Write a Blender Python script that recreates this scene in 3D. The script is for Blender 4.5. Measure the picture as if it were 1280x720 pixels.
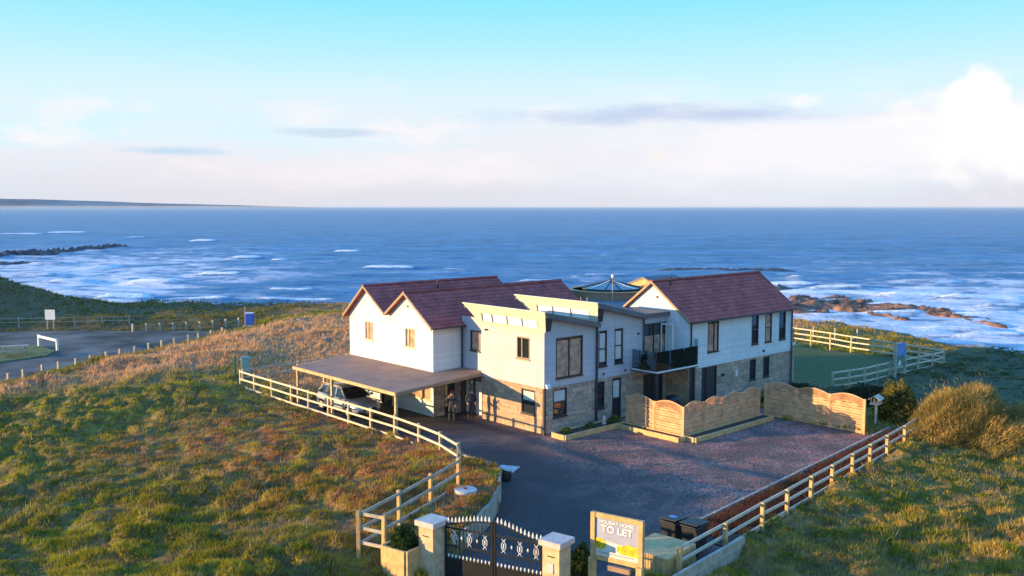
import bpy, bmesh, math, random
import numpy as np
from mathutils import Vector, Matrix, noise as mnoise
R = math.radians
random.seed(7); rng = np.random.default_rng(11)
scene = bpy.context.scene
col = scene.collection
for o in list(bpy.data.objects): bpy.data.objects.remove(o)

# ------------------------------------------------------------------ camera
# World frame: x runs along the long side of the house, y across it, metres; the drive is z = 0.
cam_d = bpy.data.cameras.new('camera'); cam = bpy.data.objects.new('camera', cam_d); col.objects.link(cam)
cam.location = (-30.88, -31.94, 11.2)
cam.rotation_euler = (R(90 - 5.07), 0, R(-42))
cam_d.sensor_width = 36; cam_d.lens = 32.34
cam_d.clip_start = .5; cam_d.clip_end = 60000
scene.camera = cam

# ------------------------------------------------------------------ light
SUN_EL = 6.4
SUN_DIR = Vector((-math.cos(R(33)), math.sin(R(33)), math.tan(R(SUN_EL)))).normalized()   # towards the sun
sl = bpy.data.lights.new('sun', 'SUN'); so = bpy.data.objects.new('sun', sl); col.objects.link(so)
sl.energy = 5.0; sl.angle = R(.5); sl.color = (1.0, .69, .31)
so.rotation_euler = SUN_DIR.to_track_quat('Z', 'Y').to_euler()
so.location = (-60, 30, 40)
scene.view_settings.view_transform = 'Standard'; scene.view_settings.look = 'None'
scene.view_settings.gamma = 1; scene.view_settings.exposure = 0.86
scene.view_settings.use_curve_mapping = False

# ------------------------------------------------------------------ node helpers
class NT:
    def __init__(s, tree): s.t = tree; tree.nodes.clear()
    def n(s, kind, **kw):
        nd = s.t.nodes.new(kind)
        for k, v in kw.items():
            if k == 'ins':
                for i, val in v.items():
                    if hasattr(val, 'is_output') or hasattr(val, 'links'): s.t.links.new(val, nd.inputs[i])
                    else: nd.inputs[i].default_value = val
            else: setattr(nd, k, v)
        return nd
    def math(s, op, a, b=None, c=None, clamp=False):
        nd = s.n('ShaderNodeMath', operation=op, use_clamp=clamp)
        for i, x in enumerate((a, b, c)):
            if x is None: continue
            if isinstance(x, (int, float)): nd.inputs[i].default_value = x
            else: s.t.links.new(x, nd.inputs[i])
        return nd.outputs[0]
    def mix(s, f, a, b, blend='MIX'):
        nd = s.n('ShaderNodeMix', data_type='RGBA', blend_type=blend)
        for i, x in ((0, f), (6, a), (7, b)):
            if isinstance(x, (int, float)): nd.inputs[i].default_value = x
            elif isinstance(x, tuple): nd.inputs[i].default_value = x if len(x) == 4 else (*x, 1)
            else: s.t.links.new(x, nd.inputs[i])
        return nd.outputs[2]
    def ramp(s, f, lo, hi, a=0., b=1.):
        nd = s.n('ShaderNodeMapRange', interpolation_type='SMOOTHSTEP')
        s.t.links.new(f, nd.inputs[0])
        for i, x in zip((1, 2, 3, 4), (lo, hi, a, b)): nd.inputs[i].default_value = x
        return nd.outputs[0]
    def noise(s, vec, scale, detail=3, rough=.55):
        nd = s.n('ShaderNodeTexNoise'); nd.inputs['Scale'].default_value = scale
        nd.inputs['Detail'].default_value = detail; nd.inputs['Roughness'].default_value = rough
        if vec is not None: s.t.links.new(vec, nd.inputs['Vector'])
        return nd.outputs[0]

# ------------------------------------------------------------------ sky
world = bpy.data.worlds.new('World'); scene.world = world; world.use_nodes = True
w = NT(world.node_tree)
sky = w.n('ShaderNodeTexSky', sky_type='NISHITA', sun_disc=False)
sky.sun_elevation = R(SUN_EL); sky.sun_rotation = math.atan2(SUN_DIR.x, SUN_DIR.y)
sky.air_density = 1.0; sky.dust_density = .6; sky.ozone_density = 2.0; sky.altitude = 0
SKY_STRENGTH = .15
tc = w.n('ShaderNodeTexCoord')
sep = w.n('ShaderNodeSeparateXYZ', ins={0: tc.outputs['Generated']})
elev = sep.outputs[2]
# thin bright veil of high haze over the whole dome, then the bank of cloud along the horizon
stretch = w.n('ShaderNodeMapping', ins={0: tc.outputs['Generated']}); stretch.inputs['Scale'].default_value = (1, 1, 5)
n1 = w.noise(stretch.outputs[0], 3.2, 6, .6)
n2 = w.noise(stretch.outputs[0], 9.0, 5, .6)
base_col = sky.outputs[0]
W = 1.0 / SKY_STRENGTH
def wc(r, g, b): return (r * W, g * W, b * W, 1)
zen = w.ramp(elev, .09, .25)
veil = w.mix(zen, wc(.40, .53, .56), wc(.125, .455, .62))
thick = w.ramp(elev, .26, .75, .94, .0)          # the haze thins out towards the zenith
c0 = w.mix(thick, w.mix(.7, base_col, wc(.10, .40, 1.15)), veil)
bank = w.math('MULTIPLY', w.ramp(elev, .17, .03), w.ramp(n1, .30, .62))
c1 = w.mix(bank, c0, wc(.50, .485, .515))
low = w.ramp(elev, .075, .0)
c1 = w.mix(w.math('MULTIPLY', low, .7), c1, wc(.405, .395, .44))
st2 = w.n('ShaderNodeMapping', ins={0: tc.outputs['Generated']}); st2.inputs['Scale'].default_value = (1, 1, 2.6)
n4 = w.noise(st2.outputs[0], 8.5, 9, .58)
puff = w.math('MULTIPLY', w.math('MULTIPLY', w.ramp(elev, .145, .07), w.ramp(elev, .015, .05)), w.ramp(n4, .50, .64))
c1 = w.mix(w.math('MULTIPLY', puff, .75), c1, wc(.555, .53, .53))
def cam_dir(px, py):
    f = 1150.; p = math.atan(102 / f); a = R(48)
    Fw = Vector((math.cos(p) * math.cos(a), math.cos(p) * math.sin(a), -math.sin(p)))
    Uw = Vector((math.sin(p) * math.cos(a), math.sin(p) * math.sin(a), math.cos(p)))
    Rw = Vector((math.sin(a), -math.cos(a), 0))
    return (Fw * f + Rw * (px - 640) - Uw * (py - 360)).normalized()
RIGHT = Vector((math.sin(R(48)), -math.cos(R(48)), 0))
def cloud(c, direction, half_w, half_h, colour, amount, soft=.5, ragged=.5, nz=None):
    """one cloud of the sky: an uneven ellipse round a fixed compass direction"""
    sub = w.n('ShaderNodeVectorMath', operation='SUBTRACT', ins={0: tc.outputs['Generated']}); sub.inputs[1].default_value = direction
    a = Vector((direction.y, -direction.x, 0)).normalized()
    dx = w.n('ShaderNodeVectorMath', operation='DOT_PRODUCT', ins={0: sub.outputs[0]}); dx.inputs[1].default_value = a / half_w
    dz = w.n('ShaderNodeVectorMath', operation='DOT_PRODUCT', ins={0: sub.outputs[0]}); dz.inputs[1].default_value = (0, 0, 1 / half_h)
    r2 = w.math('ADD', w.math('POWER', w.math('ABSOLUTE', dx.outputs['Value']), 2.), w.math('POWER', w.math('ABSOLUTE', dz.outputs['Value']), 2.))
    front = w.n('ShaderNodeVectorMath', operation='DOT_PRODUCT', ins={0: tc.outputs['Generated']}); front.inputs[1].default_value = direction
    r = w.math('ADD', w.math('SQRT', r2), w.math('MULTIPLY', w.math('SUBTRACT', nz or n2, .5), ragged * 2))
    m = w.math('MULTIPLY', w.ramp(r, 1.0, 1.0 - soft), amount)
    m = w.math('MULTIPLY', m, w.math('GREATER_THAN', front.outputs['Value'], 0.))
    return w.mix(m, c, colour)
n3 = w.noise(tc.outputs['Generated'], 22, 4, .55)
c1 = cloud(c1, cam_dir(900, 190), .48, .062, wc(0.504, 0.491, 0.517), .7, 1.0, .9, n1)
c1 = cloud(c1, cam_dir(1010, 185), .27, .05, wc(0.533, 0.526, 0.554), .85, .8, .9)
c1 = cloud(c1, cam_dir(480, 215), .22, .035, wc(0.533, 0.504, 0.518), .8, .9, 1.0)
c1 = cloud(c1, cam_dir(1265, 165), .12, .065, wc(0.576, 0.554, 0.547), .94, .6, .9, n3)
c1 = cloud(c1, cam_dir(1225, 130), .045, .036, wc(0.59, 0.576, 0.569), .92, .55, .8, n3)
c1 = cloud(c1, cam_dir(820, 196), .018, .017, wc(0.54, 0.508, 0.504), .75, .9, 1.3, n3)
c1 = cloud(c1, cam_dir(890, 208), .02, .007, wc(0.54, 0.511, 0.526), .8, .6, .5, n3)
c1 = cloud(c1, cam_dir(1000, 126), .026, .010, wc(0.562, 0.562, 0.562), 0.8, .9, 1.6, n3)
c1 = cloud(c1, cam_dir(855, 144), .27, .014, wc(0.288, 0.346, 0.475), .8, 1.0, 1.1)
c1 = cloud(c1, cam_dir(430, 167), .08, .006, wc(0.317, 0.403, 0.49), .75, 1.0, 1.2)
c1 = cloud(c1, cam_dir(205, 189), .08, .006, wc(0.288, 0.403, 0.504), .8, 1.0, 1.2)
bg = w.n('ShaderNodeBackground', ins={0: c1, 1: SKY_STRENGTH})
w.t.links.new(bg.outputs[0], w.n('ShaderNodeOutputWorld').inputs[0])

# ------------------------------------------------------------------ materials
def mat(name, colour, rough=.6, var=.12, scale=3., bump=0., bscale=20., metallic=0., spec=.5, attr=None, coat=0.):
    m = bpy.data.materials.new(name); m.use_nodes = True
    t = NT(m.node_tree)
    co = t.n('ShaderNodeTexCoord'); geo = t.n('ShaderNodeNewGeometry')
    nz = t.noise(geo.outputs['Position'], scale, 4)
    if attr:
        base = t.n('ShaderNodeVertexColor', layer_name=attr).outputs[0]
    else: base = (*colour, 1)
    f = t.ramp(nz, .3, .7, 1 - var, 1 + var)
    cb = t.n('ShaderNodeCombineColor', ins={0: f, 1: f, 2: f})
    c = t.mix(1., base, cb.outputs[0], 'MULTIPLY')
    p = t.n('ShaderNodeBsdfPrincipled', ins={'Base Color': c, 'Roughness': rough, 'Metallic': metallic, 'Specular IOR Level': spec, 'Coat Weight': coat})
    if bump:
        b = t.n('ShaderNodeBump', ins={'Strength': .6, 'Distance': bump, 'Height': t.noise(geo.outputs['Position'], bscale, 5)})
        t.t.links.new(b.outputs[0], p.inputs['Normal'])
    t.t.links.new(p.outputs[0], t.n('ShaderNodeOutputMaterial').inputs[0])
    m['_t'] = 0
    return m
def clad_mat(name, colour, pitch=.17):
    m = bpy.data.materials.new(name); m.use_nodes = True; t = NT(m.node_tree)
    geo = t.n('ShaderNodeNewGeometry'); s = t.n('ShaderNodeSeparateXYZ', ins={0: geo.outputs['Position']})
    fr = t.math('FRACT', t.math('DIVIDE', s.outputs[2], pitch))
    row = t.math('FLOOR', t.math('DIVIDE', s.outputs[2], pitch))
    wn = t.n('ShaderNodeTexWhiteNoise', noise_dimensions='1D', ins={'W': row})
    stain = t.noise(geo.outputs['Position'], .9, 5, .65)
    dm = t.n('ShaderNodeMapping', ins={0: geo.outputs['Position']}); dm.inputs['Scale'].default_value = (3.2, 3.2, .25)
    run = t.ramp(t.noise(dm.outputs[0], 1., 5, .7), .48, .75, 1., .86)       # rain streaks
    f = t.math('MULTIPLY', t.math('MULTIPLY', t.ramp(wn.outputs['Value'], 0, 1, .94, 1.04), t.ramp(stain, .25, .75, .92, 1.04)), run)
    c = t.mix(1., (*colour, 1), t.n('ShaderNodeCombineColor', ins={0: f, 1: f, 2: f}).outputs[0], 'MULTIPLY')
    h = t.math('SUBTRACT', 1., fr)                      # each board is thickest at its lower edge
    b = t.n('ShaderNodeBump', ins={'Strength': .9, 'Distance': .025, 'Height': h})
    p = t.n('ShaderNodeBsdfPrincipled', ins={'Base Color': c, 'Roughness': .62})
    t.t.links.new(b.outputs[0], p.inputs['Normal'])
    t.t.links.new(p.outputs[0], t.n('ShaderNodeOutputMaterial').inputs[0]); return m
def stone_mat(name, c1_, c2_, along):
    """coursed stone; along: world axis the courses run on"""
    m = bpy.data.materials.new(name); m.use_nodes = True; t = NT(m.node_tree)
    geo = t.n('ShaderNodeNewGeometry'); s = t.n('ShaderNodeSeparateXYZ', ins={0: geo.outputs['Position']})
    v = t.n('ShaderNodeCombineXYZ', ins={0: s.outputs[along], 1: s.outputs[2], 2: 0.})
    br = t.n('ShaderNodeTexBrick', ins={0: v.outputs[0], 'Color1': (*c1_, 1), 'Color2': (*c2_, 1), 'Mortar': (c1_[0] * .75, c1_[1] * .75, c1_[2] * .75, 1),
        'Scale': 1., 'Mortar Size': .012, 'Brick Width': .58, 'Row Height': .23, 'Bias': -.1})
    br.offset_frequency = 2
    nz = t.ramp(t.noise(geo.outputs['Position'], 5, 5, .6), .25, .75, .72, 1.2)
    c = t.mix(1., br.outputs[0], t.n('ShaderNodeCombineColor', ins={0: nz, 1: nz, 2: nz}).outputs[0], 'MULTIPLY')
    hh = t.math('ADD', t.math('MULTIPLY', br.outputs['Fac'], -1.), t.math('MULTIPLY', t.noise(geo.outputs['Position'], 14, 4), .8))
    b = t.n('ShaderNodeBump', ins={'Strength': .8, 'Distance': .03, 'Height': hh})
    p = t.n('ShaderNodeBsdfPrincipled', ins={'Base Color': c, 'Roughness': .85})
    t.t.links.new(b.outputs[0], p.inputs['Normal'])
    t.t.links.new(p.outputs[0], t.n('ShaderNodeOutputMaterial').inputs[0]); return m
def glass_mat(name, tint, alpha):
    m = bpy.data.materials.new(name); m.use_nodes = True; t = NT(m.node_tree)
    tr = t.n('ShaderNodeBsdfTransparent', ins={0: (*tint, 1)})
    gl = t.n('ShaderNodeBsdfGlossy', ins={0: (1, 1, 1, 1), 'Roughness': .03})
    fr = t.n('ShaderNodeFresnel', ins={0: 1.5})
    mx = t.n('ShaderNodeMixShader', ins={0: t.math('ADD', fr.outputs[0], alpha, clamp=True), 1: tr.outputs[0], 2: gl.outputs[0]})
    t.t.links.new(mx.outputs[0], t.n('ShaderNodeOutputMaterial').inputs[0]); return m
def roof_mat(name, colour, pitch):
    m = bpy.data.materials.new(name); m.use_nodes = True; t = NT(m.node_tree)
    geo = t.n('ShaderNodeNewGeometry'); s = t.n('ShaderNodeSeparateXYZ', ins={0: geo.outputs['Position']})
    v = t.n('ShaderNodeCombineXYZ', ins={0: s.outputs[0], 1: s.outputs[2], 2: 0.})
    br = t.n('ShaderNodeTexBrick', ins={0: v.outputs[0], 'Color1': (*colour, 1), 'Color2': (colour[0] * .78, colour[1] * .8, colour[2] * .85, 1),
        'Mortar': (colour[0] * .45, colour[1] * .45, colour[2] * .5, 1), 'Scale': 1., 'Mortar Size': .012, 'Brick Width': .26, 'Row Height': pitch, 'Bias': .1})
    nz = t.ramp(t.noise(geo.outputs['Position'], 1.3, 6, .7), .25, .75, .68, 1.28)
    c = t.mix(1., br.outputs[0], t.n('ShaderNodeCombineColor', ins={0: nz, 1: nz, 2: nz}).outputs[0], 'MULTIPLY')
    fr = t.math('FRACT', t.math('DIVIDE', s.outputs[2], pitch))
    b = t.n('ShaderNodeBump', ins={'Strength': .8, 'Distance': .03, 'Height': t.math('SUBTRACT', t.math('SUBTRACT', 1., fr), t.math('MULTIPLY', br.outputs['Fac'], .5))})
    p = t.n('ShaderNodeBsdfPrincipled', ins={'Base Color': c, 'Roughness': .8, 'Specular IOR Level': .2})
    t.t.links.new(b.outputs[0], p.inputs['Normal'])
    t.t.links.new(p.outputs[0], t.n('ShaderNodeOutputMaterial').inputs[0]); return m

M = {}
M['white_clad'] = clad_mat('white_cladding', (.66, .68, .69))
M['grey_clad'] = clad_mat('grey_cladding', (.47, .445, .475))
M['band_clad'] = clad_mat('band_cladding', (.62, .53, .38), .11)
M['stone_x'] = stone_mat('stone_x', (.52, .38, .28), (.30, .22, .19), 0)
M['stone_y'] = stone_mat('stone_y', (.56, .36, .22), (.36, .23, .16), 1)
M['tile'] = roof_mat('roof_tile', (.50, .108, .085), .17)
M['flat_roof'] = mat('flat_roof', (.115, .11, .125), .55, .18, 1.2, .01, 15)
M['carport_roof'] = mat('carport_roof', (.30, .19, .14), .8, .14, .8, .01, 8, spec=.2)
M['dark_trim'] = mat('dark_trim', (.030, .033, .042), .4)
M['brown_trim'] = mat('brown_trim', (.32, .20, .12), .6)
M['white_trim'] = mat('white_trim', (.72, .72, .70), .45, .05)
M['opal'] = mat('opal_glazing', (.88, .88, .86), .5, .03)
M['window_glass'] = mat('window_glass', (.018, .022, .03), .04, .05, spec=1.0)
M['blind'] = mat('blind', (.55, .53, .5), .8, .06)
M['curtain_reflection'] = mat('curtain_reflection', (.46, .27, .19), .85, .35, 3)  # curtain cloth; the orange reflection on the glass is put into this colour
M['bal_glass'] = glass_mat('balcony_glass', (.42, .52, .55), .06)
M['lantern_glass'] = mat('lantern_glass', (.03, .11, .20), .08, .1, spec=.9)
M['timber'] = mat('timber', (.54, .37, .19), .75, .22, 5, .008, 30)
M['timber_new'] = mat('timber_new', (.58, .36, .15), .7, .18, 5, .008, 30)
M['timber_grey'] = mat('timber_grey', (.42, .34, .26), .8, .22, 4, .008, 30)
M['timber_white'] = mat('timber_pale', (.62, .51, .37), .7, .15, 5, .005, 30)
M['panel_timber'] = mat('panel_timber', (.70, .35, .17), .75, .2, 3, .008, 30)
M['sandstone'] = mat('sandstone', (.60, .42, .25), .85, .18, 4, .02, 18)
M['capstone'] = mat('capstone', (.54, .47, .42), .8, .12, 5, .01, 25)
M['iron'] = mat('iron', (.012, .012, .015), .4)
M['gilt'] = mat('gilt', (.78, .74, .68), .45, .1)
M['soil'] = mat('soil', (.055, .035, .028), .95, .35, 8, .05, 14)
M['leaf'] = mat('leaf', (.05, .08, .03), .6, .3, 4, attr='Col')
M['black_plastic'] = mat('black_plastic', (.02, .022, .026), .45)
M['pale_concrete'] = mat('pale_concrete', (.46, .46, .46), .85, .15, 5, .01, 20)
M['car_paint'] = mat('car_paint', (.50, .53, .57), .28, .03, metallic=.35, coat=.8)
M['tyre'] = mat('tyre', (.018, .018, .018), .85)
M['alloy'] = mat('alloy', (.5, .5, .52), .35, metallic=.8)
M['lamp_glass'] = mat('lamp_glass', (.75, .76, .78), .12)
M['red_glass'] = mat('red_glass', (.35, .02, .02), .2)
M['green_paint'] = mat('green_paint', (.04, .22, .10), .5)
M['teal_paint'] = mat('teal_paint', (.16, .36, .33), .5)
M['blue_paint'] = mat('blue_paint', (.02, .10, .55), .45)
M['rock'] = mat('rock', (.24, .12, .07), .9, .7, .6, .5, 2.2)
M['wet_rock'] = mat('wet_rock', (.05, .055, .065), .6, .4, .4, .3, 1.5)
M['skin'] = mat('skin', (.50, .30, .21), .6)
M['turq_glass'] = glass_mat('end_panel_glass', (.35, .75, .70), .1)

# ------------------------------------------------------------------ mesh builder
class MB:
    def __init__(s): s.v = []; s.f = []; s.mi = []; s.cur = 0
    def add(s, verts, faces):
        k = len(s.v); s.v += [tuple(p) for p in verts]
        for f in faces: s.f.append(tuple(i + k for i in f)); s.mi.append(s.cur)
        return s
    def box(s, x0, x1, y0, y1, z0, z1):
        vs = [(x, y, z) for z in (z0, z1) for y in (y0, y1) for x in (x0, x1)]
        return s.add(vs, [(0, 2, 3, 1), (4, 5, 7, 6), (0, 1, 5, 4), (2, 6, 7, 3), (0, 4, 6, 2), (1, 3, 7, 5)])
    def bar(s, a, b, wd, ht, up=(0, 0, 1)):
        """a beam from a to b, wd across and ht along up"""
        a = Vector(a); b = Vector(b); d = (b - a).normalized(); up = Vector(up)
        sd = d.cross(up)
        if sd.length < 1e-4: sd = d.cross(Vector((1, 0, 0)))
        sd.normalize(); u2 = sd.cross(d).normalized()
        vs = []
        for p in (a, b):
            for i, j in ((-1, -1), (1, -1), (1, 1), (-1, 1)): vs.append(p + sd * (wd / 2 * i) + u2 * (ht / 2 * j))
        return s.add(vs, [(0, 1, 2, 3), (7, 6, 5, 4), (0, 4, 5, 1), (1, 5, 6, 2), (2, 6, 7, 3), (3, 7, 4, 0)])
    def tube(s, pts, rads, n=8, cap=True):
        pts = [Vector(p) for p in pts]; rings = []
        if isinstance(rads, (int, float)): rads = [rads] * len(pts)
        for i, p in enumerate(pts):
            d = (pts[min(i + 1, len(pts) - 1)] - pts[max(i - 1, 0)]).normalized()
            ref = Vector((0, 0, 1)) if abs(d.z) < .9 else Vector((1, 0, 0))
            a = d.cross(ref).normalized(); b = d.cross(a)
            rings.append([p + (a * math.cos(t) + b * math.sin(t)) * rads[i] for t in [2 * math.pi * k / n for k in range(n)]])
        vs = [q for r in rings for q in r]; fs = []
        for i in range(len(pts) - 1):
            for k in range(n): fs.append((i * n + k, i * n + (k + 1) % n, (i + 1) * n + (k + 1) % n, (i + 1) * n + k))
        if cap: fs.append(tuple(range(n))[::-1]); fs.append(tuple((len(pts) - 1) * n + k for k in range(n)))
        return s.add(vs, fs)
    def lathe(s, c, prof, n=24):
        """prof: (radius, z) from bottom to top round a vertical axis at c"""
        vs = []; fs = []
        for r, z in prof:
            for k in range(n): a = 2 * math.pi * k / n; vs.append((c[0] + r * math.cos(a), c[1] + r * math.sin(a), c[2] + z))
        for i in range(len(prof) - 1):
            for k in range(n): fs.append((i * n + k, i * n + (k + 1) % n, (i + 1) * n + (k + 1) % n, (i + 1) * n + k))
        fs.append(tuple(range(n))[::-1]); fs.append(tuple((len(prof) - 1) * n + k for k in range(n)))
        return s.add(vs, fs)
    def prism(s, poly, off):
        """closed polygon (3D points) swept by off"""
        n = len(poly); off = Vector(off); vs = [Vector(p) for p in poly] + [Vector(p) + off for p in poly]
        fs = [tuple(range(n))[::-1], tuple(range(n, 2 * n))] + [(i, (i + 1) % n, n + (i + 1) % n, n + i) for i in range(n)]
        return s.add(vs, fs)
    def build(s, name, m, parent=None, smooth=False, bevel=0):
        me = bpy.data.meshes.new(name); me.from_pydata(s.v, [], s.f)
        for x in (m if isinstance(m, (list, tuple)) else [m]): me.materials.append(M[x] if isinstance(x, str) else x)
        if any(s.mi): me.polygons.foreach_set('material_index', s.mi)
        bm = bmesh.new(); bm.from_mesh(me); bmesh.ops.recalc_face_normals(bm, faces=bm.faces)
        if bevel: bmesh.ops.bevel(bm, geom=list(bm.edges), offset=bevel, segments=1, affect='EDGES')
        bm.to_mesh(me); bm.free()
        if smooth: me.polygons.foreach_set('use_smooth', [True] * len(me.polygons))
        return link(name, me, parent)
def link(name, me, parent=None):
    o = bpy.data.objects.new(name, me); col.objects.link(o)
    if parent is not None: o.parent = parent
    return o
def tag(o, label=None, cat=None, group=None, kind=None):
    if label: o['label'] = label
    if cat: o['category'] = cat
    if group: o['group'] = group
    if kind: o['kind'] = kind
    return o
def thing(name, label, cat, loc=(0, 0, 0), rz=0., group=None):
    o = bpy.data.objects.new(name, None); col.objects.link(o); o.empty_display_size = .2
    o.location = loc; o.rotation_euler = (0, 0, rz); return tag(o, label, cat, group)
def share(src, name, parent, loc, rz=0., rot=None, scale=None):
    """another piece with the mesh of src"""
    o = bpy.data.objects.new(name, src.data); col.objects.link(o); o.parent = parent
    o.location = loc; o.rotation_euler = rot if rot else (0, 0, rz)
    if scale: o.scale = scale
    return o
def copy_tree(o, parent=None):
    c = o.copy(); col.objects.link(c); c.parent = parent
    for ch in o.children: copy_tree(ch, c)
    return c
def B(x0, x1, y0, y1, z0, z1): return MB().box(x0, x1, y0, y1, z0, z1)

# ------------------------------------------------------------------ value noise in numpy
def vnoise(x, y, seed=0):
    xi = np.floor(x).astype(np.int64); yi = np.floor(y).astype(np.int64); xf = x - xi; yf = y - yi
    def h(a, b):
        n = (a * 374761393 + b * 668265263 + seed * 974711) & 0x7fffffff
        n = ((n ^ (n >> 13)) * 1274126177) & 0x7fffffff
        return ((n ^ (n >> 16)) & 0xffff) / 65535.
    u_ = xf * xf * (3 - 2 * xf); v_ = yf * yf * (3 - 2 * yf)
    return (h(xi, yi) * (1 - u_) + h(xi + 1, yi) * u_) * (1 - v_) + (h(xi, yi + 1) * (1 - u_) + h(xi + 1, yi + 1) * u_) * v_
def fbm(x, y, seed=0, oct=4):
    a = np.zeros_like(x, dtype=float); amp = .5; t = 0
    for i in range(oct):
        a += amp * vnoise(x * 2 ** i, y * 2 ** i, seed + i * 17); t += amp; amp *= .5
    return a / t
def sstep(a, b, x):
    t = np.clip((x - a) / (b - a), 0, 1); return t * t * (3 - 2 * t)
def domes(x, y, cell, seed, rmin, rmax):
    """scattered rounded cushions: 0..1 height of the nearest one"""
    xi = np.floor(x / cell).astype(np.int64); yi = np.floor(y / cell).astype(np.int64); best = np.zeros_like(x, dtype=float)
    def h(a, b, k):
        n = (a * 73856093 + b * 19349663 + (seed + k) * 83492791) & 0x7fffffff
        n = ((n ^ (n >> 13)) * 1274126177) & 0x7fffffff
        return ((n ^ (n >> 16)) & 0xffff) / 65535.
    for dx in (-1, 0, 1):
        for dy in (-1, 0, 1):
            a, b = xi + dx, yi + dy
            cx = (a + h(a, b, 1)) * cell; cy = (b + h(a, b, 2)) * cell; r = rmin + (rmax - rmin) * h(a, b, 3); k = .35 + .65 * h(a, b, 4)
            th = h(a, b, 5) * 1.2 - .2; ex = (x - cx) * math.cos(.6) + (y - cy) * math.sin(.6); ey = -(x - cx) * math.sin(.6) + (y - cy) * math.cos(.6)
            best = np.maximum(best, k * np.clip(1 - (ex / (r * .8)) ** 2 - (ey / (r * (1.1 + th))) ** 2, 0, 1) ** .8)
    return best
def in_poly(x, y, poly):
    r = np.zeros(x.shape, bool); n = len(poly)
    for i in range(n):
        x0, y0 = poly[i]; x1, y1 = poly[(i + 1) % n]
        c = (y0 > y) != (y1 > y)
        with np.errstate(divide='ignore', invalid='ignore'):
            r ^= c & (x < (x1 - x0) * (y - y0) / (y1 - y0 + 1e-12) + x0)
    return r
def dist_line(x, y, pts):
    d = np.full(x.shape, 1e9)
    for (x0, y0), (x1, y1) in zip(pts[:-1], pts[1:]):
        dx, dy = x1 - x0, y1 - y0; t = np.clip(((x - x0) * dx + (y - y0) * dy) / (dx * dx + dy * dy), 0, 1)
        d = np.minimum(d, np.hypot(x - x0 - t * dx, y - y0 - t * dy))
    return d
# ================================================================== THE SETTING
CAMX, CAMY = -30.88, -31.94
FX, FY = math.cos(R(48)), math.sin(R(48))            # looking direction on the ground
RX, RY = math.sin(R(48)), -math.cos(R(48))
DRIVE = [(-5.9, 14.6), (-5.9, 2.0), (-6.15, 0), (-6.5, -1.7), (-6.9, -3.6), (-7.45, -5.25), (-9.1, -6.95), (-11.2, -8.45), (-13.3, -9.55), (-14.35, -10.3),
         (-20, -12.4), (-18.6, -17.5), (-13.1, -14.7), (-9.3, -15.35), (13.1, -12.65), (13.5, -10.95), (11.75, -10.6), (11.75, -4.75), (13.2, -4.7), (13.2, -1.45), (19.9, -1.45), (19.9, 15.0), (-5.9, 15.0)]
COAST = [(60, -160), (46, -60), (44.5, -20), (45.6, -6.1), (46.2, -1.1), (51.4, 7.5), (53.8, 18), (45, 35), (33, 51), (25.3, 59.4), (16.4, 67.4), (8.5, 80), (-5, 97), (-40, 128), (-120, 190)]
LAND = COAST + [(-400, 250), (-400, -300), (60, -300)]
POSTS = [(-15.55, 34.55), (-14.41, 35.47), (-12.91, 36.6), (-11.7, 37.24), (-10.35, 37.9), (-9.12, 38.6), (-7.74, 39.35), (-6.45, 40.2), (-5.05, 41.05), (-3.63, 41.9), (-2.32, 42.6), (-1.01, 43.25), (.45, 43.9), (1.6, 44.5), (3.0, 45.1), (4.3, 45.6)]
ROAD = [(-34, 24), (-15.6, 35.6), (-9.4, 39.6), (-4, 42.8), (.8, 45.6), (4.2, 47.6), (5.6, 49.5), (3.5, 52.5), (.5, 55), (-4, 59), (-10, 63.5), (-34, 78)]
ISLAND = [(-24, 41), (-14, 44), (-10.3, 45.2), (-9.2, 47), (-9.3, 50.5), (-11, 53), (-15, 55), (-26, 58)]
WALL_TOP = [(-13.35, -9.45), (-12.3, -8.98), (-11.2, -8.4), (-10.1, -7.75), (-9.1, -6.9), (-8.2, -6.05), (-7.45, -5.2), (-6.95, -4.1), (-6.7, -2.9), (-6.5, -1.7)]
LAWN = [(20.6, -3.0), (35.3, -4.2), (36.7, -.2), (37.9, 5.8), (38.5, 8.8), (24, 12), (20.2, 9)]

def field_base(x, y):
    """broad shape of the land without tussocks"""
    z = np.zeros_like(x)
    left = sstep(-3.0, -3.8, x + np.clip(-1.7 - y, 0, 40) * .95)
    left = np.maximum(left, sstep(-6.0, -6.4, x) * sstep(-2, 3, y))
    z += .74 * sstep(5, -6, y) * left
    z -= .70 * np.exp(-((x + 16.4) ** 2 + (y + 10.8) ** 2) / (2 * 1.8 ** 2))
    z -= .055 * np.clip(-9 - x, 0, 26) * sstep(40, 20, y)                # the field climbs gently to the fence
    right = sstep(-12.2, -15.5, y - .128 * x + .6)                   # field beyond the drive fence
    z += right * (-.32 + .022 * np.clip(x + 8, 0, 22))
    z += -.25 * sstep(20, 26, x) * sstep(30, 20, y)
    dn = dist_line(x, y, [(-60, 122), (-22, 94), (-10.0, 84), (-7.0, 81.2)])
    z += 3.4 * np.exp(-(dn / 7.) ** 2)
    z += .2 * np.exp(-((x - 3) ** 2 + (y - 73) ** 2) / 30.)
    z += 7.5 * np.exp(-((x + 52) ** 2 + (y - 104) ** 2) / (2 * 15. ** 2))     # unseen rise added out of frame to shade the dunes and road
    z += 1.1 * np.exp(-((x - 10) ** 2 + (y - 33) ** 2) / (2 * 9. ** 2))       # rise of long grass behind the carport
    d_road = dist_line(x, y, ROAD + ROAD[:1]); inr = in_poly(x, y, ROAD)
    flat = np.where(inr, 1., sstep(4, .8, d_road))
    return z * (1 - flat) - .5 * flat
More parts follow.
